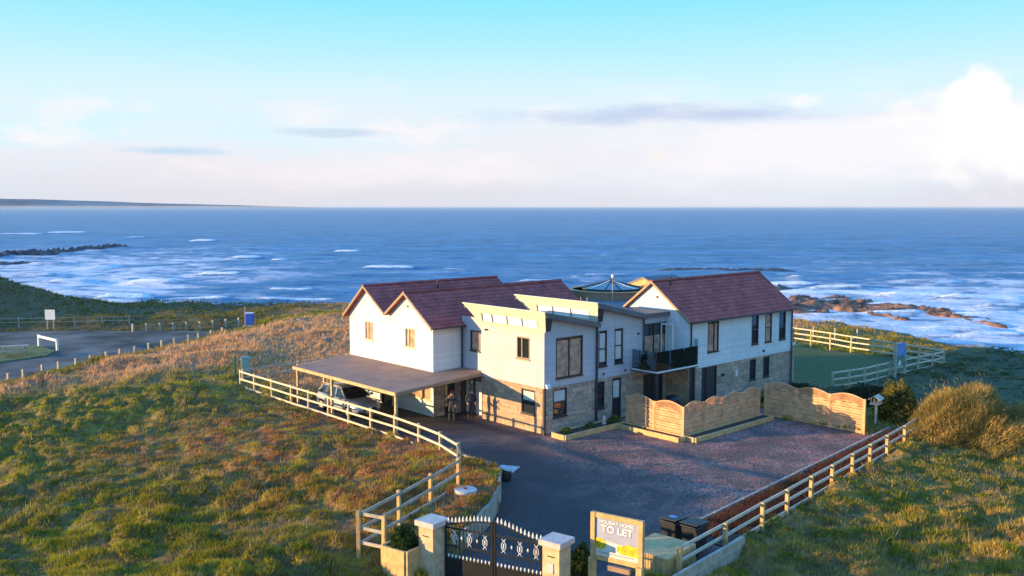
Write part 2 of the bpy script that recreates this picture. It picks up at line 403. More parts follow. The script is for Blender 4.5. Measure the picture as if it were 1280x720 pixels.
def coast_drop(x, y):
    d = dist_line(x, y, COAST); out = ~in_poly(x, y, LAND)
    e = d + (fbm(x * .12, y * .12, 5) - .5) * 5
    sd = np.where(out, e, -d)
    return np.where(out, -sstep(-.5, 13, sd) * 8.5, 0), sd
def flat_mask(x, y):
    f = in_poly(x, y, DRIVE)
    return f
def height(x, y, detail=True):
    x = np.asarray(x, float); y = np.asarray(y, float)
    z = field_base(x, y)
    if detail:
        d_road = np.where(in_poly(x, y, ROAD), 0, 1.) * sstep(.6, 3, dist_line(x, y, ROAD + ROAD[:1]))
        rough = d_road * np.where(in_poly(x, y, LAWN), .15, 1.)
        t1 = fbm(x * .55 + 3, y * .55, 21, 3) - .5
        t2 = np.clip(fbm(x * 1.3, y * 1.3 + 9, 31, 3) - .42, 0, 1)
        t3 = fbm(x * .13, y * .13, 41, 3) - .5
        amp = 1 - .5 * sstep(-12, -6.5, x) * sstep(-14, -8, y)     # smoother by the fence
        dens = .35 + .65 * sstep(.35, .6, fbm(x * .25, y * .25, 19, 3))
        cush = domes(x, y, 1.05, 3, .35, .75) * .56 + domes(x + 7, y + 3, .55, 9, .2, .38) * .16
        z = z + rough * (cush * amp * dens) * sstep(60, 30, np.hypot(x + 8, y - 5))
        z = z + rough * (t1 * .30 * amp + t2 * .35 * amp + t3 * .9 * sstep(0, 8, np.abs(dist_line(x, y, DRIVE + DRIVE[:1]))))
        far = sstep(18, 40, y) + sstep(22, 34, x)
        z = z + np.clip(far, 0, 1) * rough * (fbm(x * .3, y * .3, 77, 3) - .5) * .8
    dr, sd = coast_drop(x, y)
    z = z + dr
    return z

def axis(lo, hi, d0, d1, step, growth):
    a = list(np.arange(d0, d1 + step * .5, step)); s = step
    while a[-1] < hi: s *= growth; a.append(a[-1] + s)
    s = step; b = []
    x = d0
    while x > lo: s *= growth; x -= s; b.append(x)
    return np.array(b[::-1] + a)

def grid_mesh(name, X, Y, Z, m, cols=None, smooth=True, cname='Col'):
    ny, nx = X.shape
    co = np.stack([X, Y, Z], -1).reshape(-1, 3).astype(np.float32)
    idx = np.arange(ny * nx).reshape(ny, nx)
    q = np.stack([idx[:-1, :-1], idx[:-1, 1:], idx[1:, 1:], idx[1:, :-1]], -1).reshape(-1, 4)
    return raw_mesh(name, co, q, m, cols, smooth, cname)
def raw_mesh(name, co, faces, m, cols=None, smooth=False, cname='Col'):
    k = faces.shape[1]; me = bpy.data.meshes.new(name)
    me.vertices.add(len(co)); me.vertices.foreach_set('co', np.ascontiguousarray(co, np.float32).ravel())
    me.loops.add(faces.size); me.loops.foreach_set('vertex_index', np.ascontiguousarray(faces, np.int32).ravel())
    me.polygons.add(len(faces)); me.polygons.foreach_set('loop_start', np.arange(len(faces), dtype=np.int32) * k)
    if smooth: me.polygons.foreach_set('use_smooth', np.ones(len(faces), bool))
    me.update(calc_edges=True)
    if cols is not None:
        at = me.color_attributes.new(cname, 'FLOAT_COLOR', 'POINT')
        c4 = np.ones((len(co), 4), np.float32); c4[:, :cols.shape[1]] = cols
        at.data.foreach_set('color', c4.ravel())
    me.materials.append(M[m] if isinstance(m, str) else m)
    return me

# ---- colours of the vegetation by place (what grows where, with some shade put into the colour)
GREEN = np.array([.20, .20, .016]); OLIVE = np.array([.58, .46, .05]); RUST = np.array([.48, .18, .06])
STRAW = np.array([.76, .44, .22]); GOLD = np.array([.58, .37, .08]); DEEP = np.array([.09, .09, .016]); TURF = np.array([.075, .13, .022]); EARTH = np.array([.12, .062, .032])
def veg_weights(x, y):
    dpost = dist_line(x, y, POSTS + [(9, 47.5), (20, 50)])
    beyond = sstep(1.5, -1.5, (y - 34.5) - .62 * (x + 15.5))          # 1 = house side of the road posts
    pink = sstep(22, 26.5, y + .25 * x + 3.5 * (fbm(x * .2, y * .2, 3) - .5)) * sstep(2.2, 4.2, dpost + 1.5 * (fbm(x * .5, y * .5, 12) - .5)) * beyond
    pink = np.maximum(pink, sstep(15.5, 18, y) * sstep(-5.5, -3, x) * beyond * sstep(1.5, 4, dpost))
    rust = sstep(-20, -12, x + 7 * (fbm(x * .3, y * .3, 8) - .5)) * sstep(18, 10, y) * sstep(-13, -8, y + 0 * x) * (x < -5)
    shore = sstep(-7, -1.5, coast_drop(x, y)[1]) * (y > -4) * (x > 12)
    return pink, rust, shore, beyond
clump = lambda x, y: np.clip(domes(x, y, 1.05, 3, .35, .75) + .6 * domes(x + 7, y + 3, .55, 9, .2, .38), 0, 1)
def veg_colour(x, y, r):
    pink, rust, shore, beyond = veg_weights(x, y)
    n = fbm(x * .45, y * .45, 55, 4)[:, None]; n2_ = fbm(x * 1.7, y * 1.7, 66, 3)[:, None]; r = r[:, None]
    cu = clump(x, y)[:, None]; c = GREEN + (OLIVE - GREEN) * np.clip(sstep(.42, .68, n2_) * .6 + (r - .5) * .5 + .15, 0, 1)
    c = c + (RUST * .75 - c) * (1 - sstep(.05, .35, cu)) * .45  # rust brown in hollows stands in for the shadow tone between cushions
    c = c + (DEEP - c) * np.clip(sstep(.55, .35, n) * .55 * (r < .7), 0, 1)
    rs = np.clip(rust[:, None] * (.35 + .9 * sstep(.35, .6, n)) * (r > .25), 0, 1)
    c = c + (RUST * (.55 + .9 * r) - c) * rs * .9
    c = c + (OLIVE - c) * rust[:, None] * (n2_ > .62) * .7
    right = (sstep(-12, -15, y - .128 * x)[:, None])
    c = c + (GOLD * (.6 + .6 * r) - c) * right * sstep(.44, .6, n2_) * (r > .3)
    p = STRAW * (.75 + .5 * r) + (RUST - STRAW) * sstep(.5, .7, n) * .4
    p = p + (GOLD * .9 - p) * (n2_ > .6) * .4
    c = c + (p - c) * pink[:, None]
    c = c + (GOLD * .8 - c) * shore[:, None] * .8
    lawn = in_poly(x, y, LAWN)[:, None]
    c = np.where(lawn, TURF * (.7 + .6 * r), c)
    strip = ((1 - sstep(2.8, 5., dist_line(x, y, POSTS)))[:, None]) * (1 - pink[:, None])
    c = c + (np.array([.16, .17, .03]) - c) * strip * .7
    far = ((1 - beyond) * (1 - (x > 30)))[:, None] * (1 - strip)
    c = c + (np.array([.16, .14, .05]) * (.6 + .7 * r) - c) * far * .8
    hill_shade = (sstep(15, 21, x) * sstep(4, -1, y))[:, None] * (1 - shore[:, None]) * (1 - lawn)
    c = c + (np.array([.075, .09, .035]) * (.6 + .8 * r) - c) * hill_shade * .9  # house shadow over the right hillside, painted into the grass colour
    return np.clip(c, 0, 1)

gx = axis(-380, 75, -27, 19, .13, 1.09); gy = axis(-280, 240, -23, 26, .13, 1.06)
X, Y = np.meshgrid(gx, gy); Z = height(X, Y)
inside = in_poly(X, Y, DRIVE); Z = np.where(inside, -.35, Z)
gcol = veg_colour(X.ravel(), Y.ravel(), np.full(X.size, .5))
gcol = gcol * .3 + EARTH * .6
lw_ = in_poly(X.ravel(), Y.ravel(), LAWN)[:, None]; hl_shade = (sstep(15, 21, X.ravel()) * sstep(4, -1, Y.ravel()))[:, None]
gcol = np.where(lw_, np.array([.05, .085, .018]), gcol + (np.array([.055, .068, .026]) - gcol) * hl_shade)  # same hillside shadow painted into the ground colour; the lawn keeps its own green
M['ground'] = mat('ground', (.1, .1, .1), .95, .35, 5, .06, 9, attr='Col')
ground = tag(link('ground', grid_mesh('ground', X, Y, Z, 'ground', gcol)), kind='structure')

# ---- drive, road
def sheet(name, poly, z, m, kind='structure', thick=.3):
    o = MB().prism([(x, y, z) for x, y in poly], (0, 0, -thick)).build(name, m)
    return tag(o, kind=kind)
def drive_material():
    m = bpy.data.materials.new('drive'); m.use_nodes = True; t = NT(m.node_tree)
    geo = t.n('ShaderNodeNewGeometry'); pos = geo.outputs['Position']
    big = t.noise(pos, .22, 4, .6); fine = t.noise(pos, 9, 4, .7)
    vor = t.n('ShaderNodeTexVoronoi', ins={'Vector': pos, 'Scale': 17.})
    s = t.n('ShaderNodeSeparateXYZ', ins={0: pos})
    # loose gravel over the parking half, bare tarmac towards the gate
    lim = t.math('ADD', t.math('MULTIPLY', s.outputs[1], -.35), s.outputs[0])
    gravel = t.ramp(t.math('ADD', lim, t.math('MULTIPLY', big, 6.)), -.5, 4.5)
    chip = t.mix(t.ramp(vor.outputs['Color'], .25, .8), (.12, .09, .085, 1), (.62, .33, .25, 1))
    chip = t.mix(t.ramp(t.noise(pos, 1.1, 3), .5, .7), chip, (.36, .13, .10, 1))
    tar = t.mix(t.ramp(fine, .35, .7), (.044, .036, .036, 1), (.09, .076, .07, 1))
    for rad in (14.1, 15.6):                                     # worn wheel tracks sweeping in from the gate
        dc = t.n('ShaderNodeVectorMath', operation='DISTANCE', ins={0: pos}); dc.inputs[1].default_value = (-10, 2, 0)
        tr_ = t.math('ABSOLUTE', t.math('SUBTRACT', t.math('ADD', dc.outputs['Value'], t.math('MULTIPLY', big, .8)), rad + .4))
        tar = t.mix(t.math('MULTIPLY', t.ramp(tr_, .26, .06), .5), tar, (.15, .125, .11, 1))
    tar = t.mix(t.ramp(big, .45, .7), tar, (.11, .092, .085, 1))
    worn = t.ramp(t.noise(pos, .55, 4, .65), .42, .62)
    c = t.mix(t.math('MULTIPLY', gravel, t.math('MULTIPLY_ADD', worn, .6, .3)), tar, chip)
    hh = t.math('ADD', t.math('MULTIPLY', vor.outputs['Distance'], t.math('MULTIPLY', gravel, 1.6)), t.math('MULTIPLY', fine, .5))
    b = t.n('ShaderNodeBump', ins={'Strength': .9, 'Distance': .03, 'Height': hh})
    p = t.n('ShaderNodeBsdfPrincipled', ins={'Base Color': c, 'Roughness': .9, 'Specular IOR Level': .25})
    t.t.links.new(b.outputs[0], p.inputs['Normal'])
    t.t.links.new(p.outputs[0], t.n('ShaderNodeOutputMaterial').inputs[0]); return m
M['drive'] = drive_material()
sheet('driveway', DRIVE, 0, 'drive')
M['road'] = mat('road', (.13, .115, .10), .9, .6, .22, .02, 12, spec=.2)
sheet('road', ROAD, -.44, 'road', thick=.12)
M['island_turf'] = mat('island_turf', (.10, .13, .035), .95, .45, 2., .06, 6)
sheet('grass_island', ISLAND, -.36, 'island_turf', thick=.1)
MB().prism([(x, y, .012) for x, y in ((-5.5, -3.75), (-4.6, -3.3), (-4.85, -2.8), (-5.75, -3.25))], (0, 0, -.008)).build('drain_cover', 'pale_concrete')
tag(bpy.data.objects['drain_cover'], 'pale rectangular drain cover set flush in the dark tarmac', 'drain cover')

# ---- sea
SEA = -5.0
M['sea'] = bpy.data.materials.new('sea'); M['sea'].use_nodes = True
def sea_material(m):
    t = NT(m.node_tree); geo = t.n('ShaderNodeNewGeometry'); pos = geo.outputs['Position']
    rot = t.n('ShaderNodeMapping', vector_type='POINT', ins={0: pos}); rot.inputs['Rotation'].default_value = (0, 0, R(42))
    def st(sx, sy):
        k = t.n('ShaderNodeMapping', ins={0: rot.outputs[0]}); k.inputs['Scale'].default_value = (sx, sy, 1); return k.outputs[0]
    at = t.n('ShaderNodeVertexColor', layer_name='Foam'); sp = t.n('ShaderNodeSeparateColor', ins={0: at.outputs[0]})
    fo, surf, farf = sp.outputs[0], sp.outputs[1], sp.outputs[2]
    lace = t.noise(st(.16, .24), 1., 8, .7); lace2 = t.noise(st(.5, .9), 1., 6, .7); big = t.noise(st(.012, .03), 1., 4, .6)
    streak = t.noise(st(.045, .07), 1., 8, .7)
    thin = t.math('MULTIPLY', t.math('MINIMUM', surf, 1.), t.ramp(t.math('ADD', t.math('ADD', t.math('MULTIPLY', streak, .55), t.math('MULTIPLY', lace, .45)), t.math('MULTIPLY_ADD', surf, .10, -.10)), .44, .56))
    crest = t.ramp(t.math('ADD', t.math('MULTIPLY', fo, 1.35), t.math('MULTIPLY', t.math('SUBTRACT', lace2, .5), .9)), .42, .72)
    foam = t.math('MAXIMUM', t.math('MULTIPLY', thin, .8), crest)
    deep = t.mix(t.ramp(big, .35, .65), (.024, .10, .20, 1), (.04, .145, .27, 1))
    chop = t.noise(st(.028, .04), 1., 6, .65)
    deep = t.mix(t.ramp(chop, .4, .68), deep, (.05, .19, .38, 1))
    rip = t.noise(st(.13, .12), 1., 7, .72)
    deep = t.mix(t.ramp(rip, .52, .70), deep, (.15, .30, .44, 1)); deep = t.mix(t.ramp(rip, .46, .30), deep, (.008, .055, .16, 1))
    shallow = t.mix(t.math('MULTIPLY', surf, .6), deep, (.07, .20, .36, 1))
    c = t.mix(foam, shallow, (.84, .82, .82, 1))
    rough = t.math('ADD', t.math('MULTIPLY', foam, .5), .38)
    bh = t.math('ADD', t.noise(st(.12, .3), 1., 6, .65), t.math('MULTIPLY', foam, .3))
    b = t.n('ShaderNodeBump', ins={'Strength': .8, 'Distance': 1.2, 'Height': bh})
    p = t.n('ShaderNodeBsdfPrincipled', ins={'Base Color': c, 'Roughness': rough, 'Specular IOR Level': .16})
    t.t.links.new(b.outputs[0], p.inputs['Normal'])
    t.t.links.new(p.outputs[0], t.n('ShaderNodeOutputMaterial').inputs[0])
sea_material(M['sea'])
ys = list(np.arange(55, 210, .8)) + list(np.arange(210, 620, 2.2))
while ys[-1] < 42000: ys.append(ys[-1] * 1.07)
ys = np.array(ys); ts = np.linspace(-1, 1, 420)
SY, T = np.meshgrid(ys, ts, indexing='ij'); SX = T * (SY * .95 + 60)
def seapos(px, py):
    d = 16.2 * 1150. / (py - 258.); return (px - 640) / 1150. * d, d
near = sstep(700, 250, SY)
warp = fbm(SX * .02, SY * .02, 91, 3) * 26
sw = np.sin((SY + warp) * 2 * math.pi / 23.) * .22 + np.sin((SY * .93 + SX * .25 + warp) * 2 * math.pi / 11.) * .12 + (fbm(SX * .12, SY * .3, 92, 3) - .5) * .7
SZ = SEA + sw * near
foam = np.zeros_like(SX)
BREAKERS = [(415, 455, 315, 3.2, .9), (288, 330, 323, 3, .8), (338, 362, 327, 2.4, .9), (235, 272, 302, 5, .8), (62, 112, 291, 6, .9), (0, 60, 293, 7, .7), (160, 185, 297, 6, .7), (238, 305, 344, 2.4, .8),
    (450, 525, 335, 2.6, .8), (545, 600, 340, 2.4, .5), (115, 190, 372, 2.2, 1.), (200, 300, 374, 2.0, .7), (310, 430, 377, 2.0, .7), (100, 135, 315, 4, .5), (120, 150, 334, 3, .5),
    (965, 1130, 367, 3.0, 1.), (1100, 1200, 371, 2.8, 1.), (1170, 1290, 375, 2.6, 1.), (930, 1030, 358, 2.6, .7), (1010, 1090, 363, 2.2, .6), (720, 800, 346, 2.6, .5), (840, 985, 337, 4.5, .25), (1110, 1200, 352, 3, .45),
    (560, 640, 332, 3, .35), (1180, 1290, 395, 1.6, .7), (1150, 1260, 410, 1.5, .6), (1200, 1300, 422, 1.3, .7), (1080, 1160, 392, 1.5, .6), (1000, 1080, 398, 1.4, .6), (985, 1010, 350, 3, .5), (1230, 1290, 385, 1.8, .6), (640, 720, 353, 2.4, .5),
    (600, 660, 300, 6, .12), (880, 960, 296, 7, .10), (360, 420, 300, 5, .2), (30, 90, 330, 3, .5), (10, 70, 345, 2.6, .6), (150, 230, 355, 2.3, .7), (330, 400, 362, 2.2, .6), (60, 120, 353, 2.3, .6)]
brng = np.random.default_rng(5)
for (x0, x1, py, s_, amt) in BREAKERS:
    ax, d = seapos(x0, py); bx, _ = seapos(x1, py); cx = (ax + bx) / 2; hl = (bx - ax) / 2
    bend = (fbm(SX * .05 + d, SX * 0 + 3.3, 14, 3) - .5) * 2.6 * s_
    yy = SY - d - bend; along = np.clip(1.25 - np.abs((SX - cx) / hl) ** 2.5, 0, 1)
    prof = np.exp(-(yy / s_) ** 2)
    SZ += along * prof * (.55 + .5 * amt) * min(1, s_ / 2.4)
    foam = np.maximum(foam, along * amt * np.where(yy < 0, np.exp(-(yy / (s_ * 1.1)) ** 2), np.exp(-(yy / (s_ * .45)) ** 2)))
surf = sstep(420, 190, SY + SX * .55 * (SX > 0) * .5 + (fbm(SX * .015, SY * .03, 71) - .5) * 160)
surf = np.maximum(surf, sstep(520, 250, SY) * sstep(20, -120, SX))
surf = surf * (.42 + .5 * sstep(-20, -110, SX) + .5 * sstep(40, 110, SX))
surf = surf + .9 * sstep(0, 45, SX) * sstep(215, 150, SY) + .5 * sstep(-30, -90, SX) * sstep(340, 190, SY)
WX = CAMX + SX * RX + SY * FX; WY = CAMY + SX * RY + SY * FY
cols = np.stack([foam, surf, near], -1).reshape(-1, 3)
tag(link('sea', grid_mesh('sea', WX, WY, SZ, 'sea', cols, cname='Foam')), kind='structure')

# ---- rock reefs, headland
def reef(name, spans, m, zt, seed, label=None):
    co = []; fs = []
    rr = np.random.default_rng(seed)
    for (x0, x1, py0, py1, hgt, wd) in spans:
        ax, ad = seapos(x0, py0); bx, bd = seapos(x1, py1); n = max(10, int(math.hypot(bx - ax, bd - ad) / .5)); k = 19
        t = np.linspace(0, 1, n)[:, None]; q = np.linspace(-1, 1, k)[None, :]
        lx = ax + (bx - ax) * t + 0 * q; ly = ad + (bd - ad) * t + q * wd
        lx = lx + (fbm(lx * .3, ly * .3, seed) - .5) * 3; ly = ly + (fbm(lx * .25, ly * .3 + 7, seed + 1) - .5) * wd
        env = (1 - np.abs(q) ** 2.2) * (np.clip(np.minimum(t, 1 - t) * 7, 0, 1) ** .6)
        rid = 1 - np.abs(2 * fbm(lx * .30, ly * .6, seed + 3, 5) - 1); z = SEA - .55 + env ** .7 * hgt * (.1 + 1.1 * np.round(rid ** 2.2 * 6) / 6 * .7 + .35 * fbm(lx * 1.1, ly * 1.1, seed + 5, 3)) 
        b0 = sum(len(c) for c in co)
        co.append(np.stack([CAMX + lx * RX + ly * FX, CAMY + lx * RY + ly * FY, z], -1).reshape(-1, 3))
        idx = np.arange(n * k).reshape(n, k) + b0
        fs.append(np.stack([idx[:-1, :-1], idx[:-1, 1:], idx[1:, 1:], idx[1:, :-1]], -1).reshape(-1, 4))
    return tag(link(name, raw_mesh(name, np.concatenate(co), np.concatenate(fs), m)), kind='structure')
reef('rock_reef', [(975, 1080, 385, 382, 1.5, 4.5), (970, 1065, 378, 375, 1.5, 4), (1040, 1130, 387, 391, 1.4, 3.6), (1085, 1122, 393, 397, 1.1, 2.2), (1105, 1200, 387, 394, 1.5, 3.4), (1150, 1242, 393, 402, 1.2, 2.4), (1115, 1142, 400, 403, 1.2, 1.6), (1030, 1110, 376, 380, 1.2, 3.4), (990, 1045, 390, 391, 1.2, 2.4), (1070, 1150, 383, 385, 1.1, 3), (1180, 1268, 399, 407, .9, 2)], 'rock', 0, 3)
reef('wet_reef', [(-60, 75, 323, 317, 2.4, 5), (40, 160, 318, 308, 2.2, 6), (-30, 60, 331, 329, 1.3, 2.5), (970, 1000, 362, 364, 1.6, 2.5), (1120, 1160, 371, 372, 1.2, 2.5), (1145, 1170, 370, 371, 1.3, 2.5), (820, 1000, 337, 338, 1.1, 4)], 'wet_rock', 0, 9)
n = 120; hx = np.linspace(-9000, -1900, n); D0 = 8200.
prof = 16 * sstep(-1900, -2350, hx) + 66 * np.clip((-hx - 2300) / 2300, 0, 1.5) * (.8 + .4 * fbm(hx * .0014, hx * 0, 4, 4))
co = []
for q, hh in ((0, -12.), (300, .45), (700, 1.), (1500, .8), (2500, -12)):
    z = np.where(hh < -1, SEA - 6, SEA + prof * hh); y_ = D0 + q + 300 * fbm(hx * .0015, hx * 0 + q, 6)
    co.append(np.stack([CAMX + hx * RX + y_ * FX, CAMY + hx * RY + y_ * FY, z + 0 * hx], -1))
co = np.stack(co); idx = np.arange(5 * n).reshape(5, n)
M['headland'] = mat('headland', (.15, .18, .19), .95, .3, .002)
tag(link('headland', raw_mesh('headland', co.reshape(-1, 3), np.stack([idx[:-1, :-1], idx[:-1, 1:], idx[1:, 1:], idx[1:, :-1]], -1).reshape(-1, 4), 'headland')), kind='structure')

# ---- grass: blades in tufts, one object of stuff per kind
def frustum_points(n, dmin, dmax, power=1.6):
    """random ground points in and a little round the camera's view, denser near"""
    t = rng.random(n) ** (1 / power); d = 1 / (1 / dmin + (1 / dmax - 1 / dmin) * rng.random(n))
    lat = (rng.random(n) * 2 - 1) * (d * .66 + 3)
    return CAMX + lat * RX + d * FX, CAMY + lat * RY + d * FY, d
def blades(name, x, y, z, d, length, spread, width, cols, nb, label=None, lean=(.35, .1), seed=1):
    g = np.random.default_rng(seed); n = len(x)
    X_ = np.repeat(x, nb); Y_ = np.repeat(y, nb); Z_ = np.repeat(z, nb); L = np.repeat(length, nb) * (.6 + .7 * g.random(n * nb)); W_ = np.repeat(width, nb)
    C_ = np.repeat(cols, nb, 0) * (.75 + .5 * g.random((n * nb, 1)))
    a = g.random(n * nb) * 2 * math.pi; rr = np.repeat(spread, nb) * np.sqrt(g.random(n * nb)); X_ = X_ + np.cos(a) * rr; Y_ = Y_ + np.sin(a) * rr
    a2 = a + (g.random(n * nb) - .5) * 1.6; tilt = .15 + .75 * g.random(n * nb)
    dx = np.cos(a2) * np.sin(tilt) + lean[0] * .6; dy = np.sin(a2) * np.sin(tilt) + lean[1] * .6; dz = np.cos(tilt)
    b = g.random(n * nb) * math.pi; wx = np.cos(b) * W_; wy = np.sin(b) * W_
    base = np.stack([X_, Y_, Z_ - .04], -1); tip = base + np.stack([dx, dy, dz], -1) * L[:, None]; off = np.stack([wx, wy, 0 * wx], -1)
    co = np.stack([base - off, base + off, tip], 1).reshape(-1, 3)
    cc = np.repeat(C_, 3, 0)
    o = link(name, raw_mesh(name, co, np.arange(len(co)).reshape(-1, 3), 'blade', cc))
    return tag(o, label, 'grass', None, 'stuff')
def blade_mat():
    m = bpy.data.materials.new('blade'); m.use_nodes = True; t = NT(m.node_tree)
    c = t.n('ShaderNodeVertexColor', layer_name='Col').outputs[0]
    d = t.n('ShaderNodeBsdfDiffuse', ins={0: c, 'Roughness': .5}); tr = t.n('ShaderNodeBsdfTranslucent', ins={0: c})
    mx = t.n('ShaderNodeMixShader', ins={0: .35, 1: d.outputs[0], 2: tr.outputs[0]})
    t.t.links.new(mx.outputs[0], t.n('ShaderNodeOutputMaterial').inputs[0]); return m
M['blade'] = blade_mat()
BED = [(-6.0, -12.95), (13.6, -10.9), (13.1, -12.6), (-6.0, -15.0)]
def grass(n, dmin, dmax, name, label, nb, seed, sel, lfun, wfac, thin_hollows=False):
    x, y, d = frustum_points(n, dmin, dmax)
    keep = in_poly(x, y, LAND) & ~in_poly(x, y, DRIVE) & ~in_poly(x, y, ROAD) & sel(x, y)
    x, y, d = x[keep], y[keep], d[keep]
    if thin_hollows:
        k2 = np.random.default_rng(seed + 50).random(len(x)) < .30 + 1.1 * clump(x, y); x, y, d = x[k2], y[k2], d[k2]
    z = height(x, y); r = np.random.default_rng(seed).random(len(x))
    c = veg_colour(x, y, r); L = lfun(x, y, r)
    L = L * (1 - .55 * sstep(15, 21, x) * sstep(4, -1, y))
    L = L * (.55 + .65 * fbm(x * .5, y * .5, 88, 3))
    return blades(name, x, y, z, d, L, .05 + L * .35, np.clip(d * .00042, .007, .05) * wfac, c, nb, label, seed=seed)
def is_pink(x, y): p, ru, sh, be = veg_weights(x, y); return np.maximum(p, sh * .8)
grass(330000, 20, 75, 'meadow_grass', 'short tussocky green and rust coloured grass round the house', 4, 2, lambda x, y: (is_pink(x, y) < .5) & ~in_poly(x, y, LAWN),
      lambda x, y, r: (.06 + .05 * r + .12 * clump(x, y)), 1.5, True)
grass(120000, 36, 130, 'long_grass', 'long dry pinkish straw grass on the rise behind the carport', 4, 3, lambda x, y: is_pink(x, y) >= .4,
      lambda x, y, r: (.2 + .25 * r), 1.4)
grass(90000, 60, 180, 'dune_grass', 'rough shaded grass on the dunes beyond the road', 4, 4, lambda x, y: (is_pink(x, y) < .5) & ~in_poly(x, y, LAWN),
      lambda x, y, r: (.18 + .22 * r), 1.4)
grass(40000, 48, 90, 'lawn_grass', 'short mown lawn inside the garden fence', 4, 6, lambda x, y: in_poly(x, y, LAWN), lambda x, y, r: .05 + .05 * r, 1.5)
def dead_stems():
    x, y, d = frustum_points(26000, 20, 70); k = in_poly(x, y, LAND) & ~in_poly(x, y, DRIVE) & ~in_poly(x, y, ROAD) & ~in_poly(x, y, LAWN) & (fbm(x * .7, y * .7, 44, 3) > .52)
    x, y, d = x[k], y[k], d[k]; g = np.random.default_rng(8); r = g.random(len(x)); pal = np.array([[.55, .36, .16], [.42, .20, .09], [.30, .16, .08], [.62, .47, .2]])
    blades('dead_stems', x, y, height(x, y), d, .2 + .22 * r, np.full(len(x), .12), np.clip(d * .0003, .005, .02), pal[g.integers(0, 4, len(x))], 5, 'thin dead weed stems scattered through the meadow grass', seed=13)['category'] = 'stems'
dead_stems()
# ================================================================== THE HOUSE
house = thing('coastal_house', 'large white and grey clad coastal house with maroon roofs and stone ground floor', 'house')
def PX(c):   # wall that faces -x, running along y at x = c; depth goes inwards
    return lambda s, z, d=0.: (c + d, s, z)
def PY(c):   # wall that faces -y, running along x at y = c
    return lambda s, z, d=0.: (s, c + d, z)
def wall(name, P, s0, s1, z0, zr, m, openings=(), top=(), reveal=.12):
    """sheet with real openings and reveals; top = profile points above zr"""
    mb = MB(); ss = sorted({s0, s1, *[o[0] for o in openings], *[o[1] for o in openings]}); zs = sorted({z0, zr, *[o[2] for o in openings], *[o[3] for o in openings]})
    ss = [s for s in ss if s0 - 1e-6 <= s <= s1 + 1e-6]; zs = [z for z in zs if z0 - 1e-6 <= z <= zr + 1e-6]
    for a, b in zip(ss[:-1], ss[1:]):
        for c, d in zip(zs[:-1], zs[1:]):
            if any(o[0] - 1e-6 <= a and b <= o[1] + 1e-6 and o[2] - 1e-6 <= c and d <= o[3] + 1e-6 for o in openings): continue
            mb.add([P(a, c), P(b, c), P(b, d), P(a, d)], [(0, 1, 2, 3)])
    if top:
        pts = [P(s0, zr), P(s1, zr)] + [P(s, z) for s, z in top]
        mb.add(pts, [tuple(range(len(pts)))])
    for (a, b, c, d) in openings:
        c = max(c, z0); d = min(d, zr)
        q = [(a, c), (b, c), (b, d), (a, d)]
        for i in range(4):
            (sa, za), (sb, zb) = q[i], q[(i + 1) % 4]
            mb.add([P(sa, za), P(sb, zb), P(sb, zb, reveal), P(sa, za, reveal)], [(0, 1, 2, 3)])
    me_o = mb.build(name, m, house)
    return me_o
def pbox(mb, P, a, b, c, d, d0, d1):
    p, q = P(a, c, d0), P(b, d, d1)
    return mb.box(min(p[0], q[0]), max(p[0], q[0]), min(p[1], q[1]), max(p[1], q[1]), c, d)
def window(P, a, b, c, d, mull=(), rail=(), frame='dark_trim', blind=None, sill=True, name='window', parent=None, proud=.012, pane='window_glass'):
    """part window: the frame mesh; pane(s), sill and blind are its sub-parts"""
    mb = MB(); f = .055
    pbox(mb, P, a, a + f, c, d, -proud, .10); pbox(mb, P, b - f, b, c, d, -proud, .10)
    pbox(mb, P, a + f, b - f, d - f, d, -proud, .10); pbox(mb, P, a + f, b - f, c, c + f, -proud, .10)
    for s in mull: pbox(mb, P, s - .03, s + .03, c + f, d - f, .0, .09)
    for z in rail: pbox(mb, P, a + f, b - f, z - .03, z + .03, .005, .085)
    o = mb.build(name, frame, parent or house)
    cuts = [a + f] + sorted(mull) + [b - f]
    for s, e in zip(cuts[:-1], cuts[1:]):
        g = MB(); pbox(g, P, s, e, c + f, d - f, .06, .075); g.build('pane', pane, o)
    if blind:
        kind, lo, hi = blind
        g = MB(); pbox(g, P, a + f + .03, b - f - .03, c + f + (d - c - 2 * f) * lo, c + f + (d - c - 2 * f) * hi, .052, .058); g.build('blind', kind, o)  # blind sheet; in the curtain colour it also carries the painted reflection
    if sill:
        g = MB(); pbox(g, P, a - .04, b + .04, c - .05, c - .002, -.06, .02); g.build('sill', frame, o)
    return o
def downpipe(x, y, z0, z1):
    return MB().tube([(x, y, z0), (x, y, z1)], .045, 8).build('downpipe', 'dark_trim', house)
def slab(name, pts, th, m, parent=None):
    """roof slab: four corner points of the top, th thick downwards"""
    return MB().prism(pts, (0, 0, -th)).build(name, m, parent or house)

CL = 2.30                                   # where stone gives way to boarding
# ---- twin gabled block on the left
GA = -1.7; GN, G2, GV, G1, GF = 6.72, 8.95, 10.82, 12.95, 14.9; GE = 4.9
P = PX(GA)
w_up = [(12.36, 13.25, 3.5, 4.58), (8.31, 9.26, 3.5, 4.58)]
wall('gable_wall', P, GN, GF, CL, GE, 'white_clad', w_up, [(GF, GE), (G1, 6.55), (GV, 5.12), (G2, 6.45), (GN, GE)])
for o in w_up: window(P, *o, mull=[(o[0] + o[1]) / 2 + .12], frame='timber_white', blind=('curtain_reflection', 0, 1))
gw = (6.95, 9.35, .85, 1.95)
wall('ground_floor_wall', P, GN, GF, -.1, CL, 'white_clad', [gw, (10.6, 11.6, .0, 2.05)])
window(P, *gw, mull=[7.7, 8.55], frame='timber_white', blind=('curtain_reflection', 0, 1))
window(P, 10.6, 11.6, 0, 2.05, rail=[1.], name='door', sill=False)
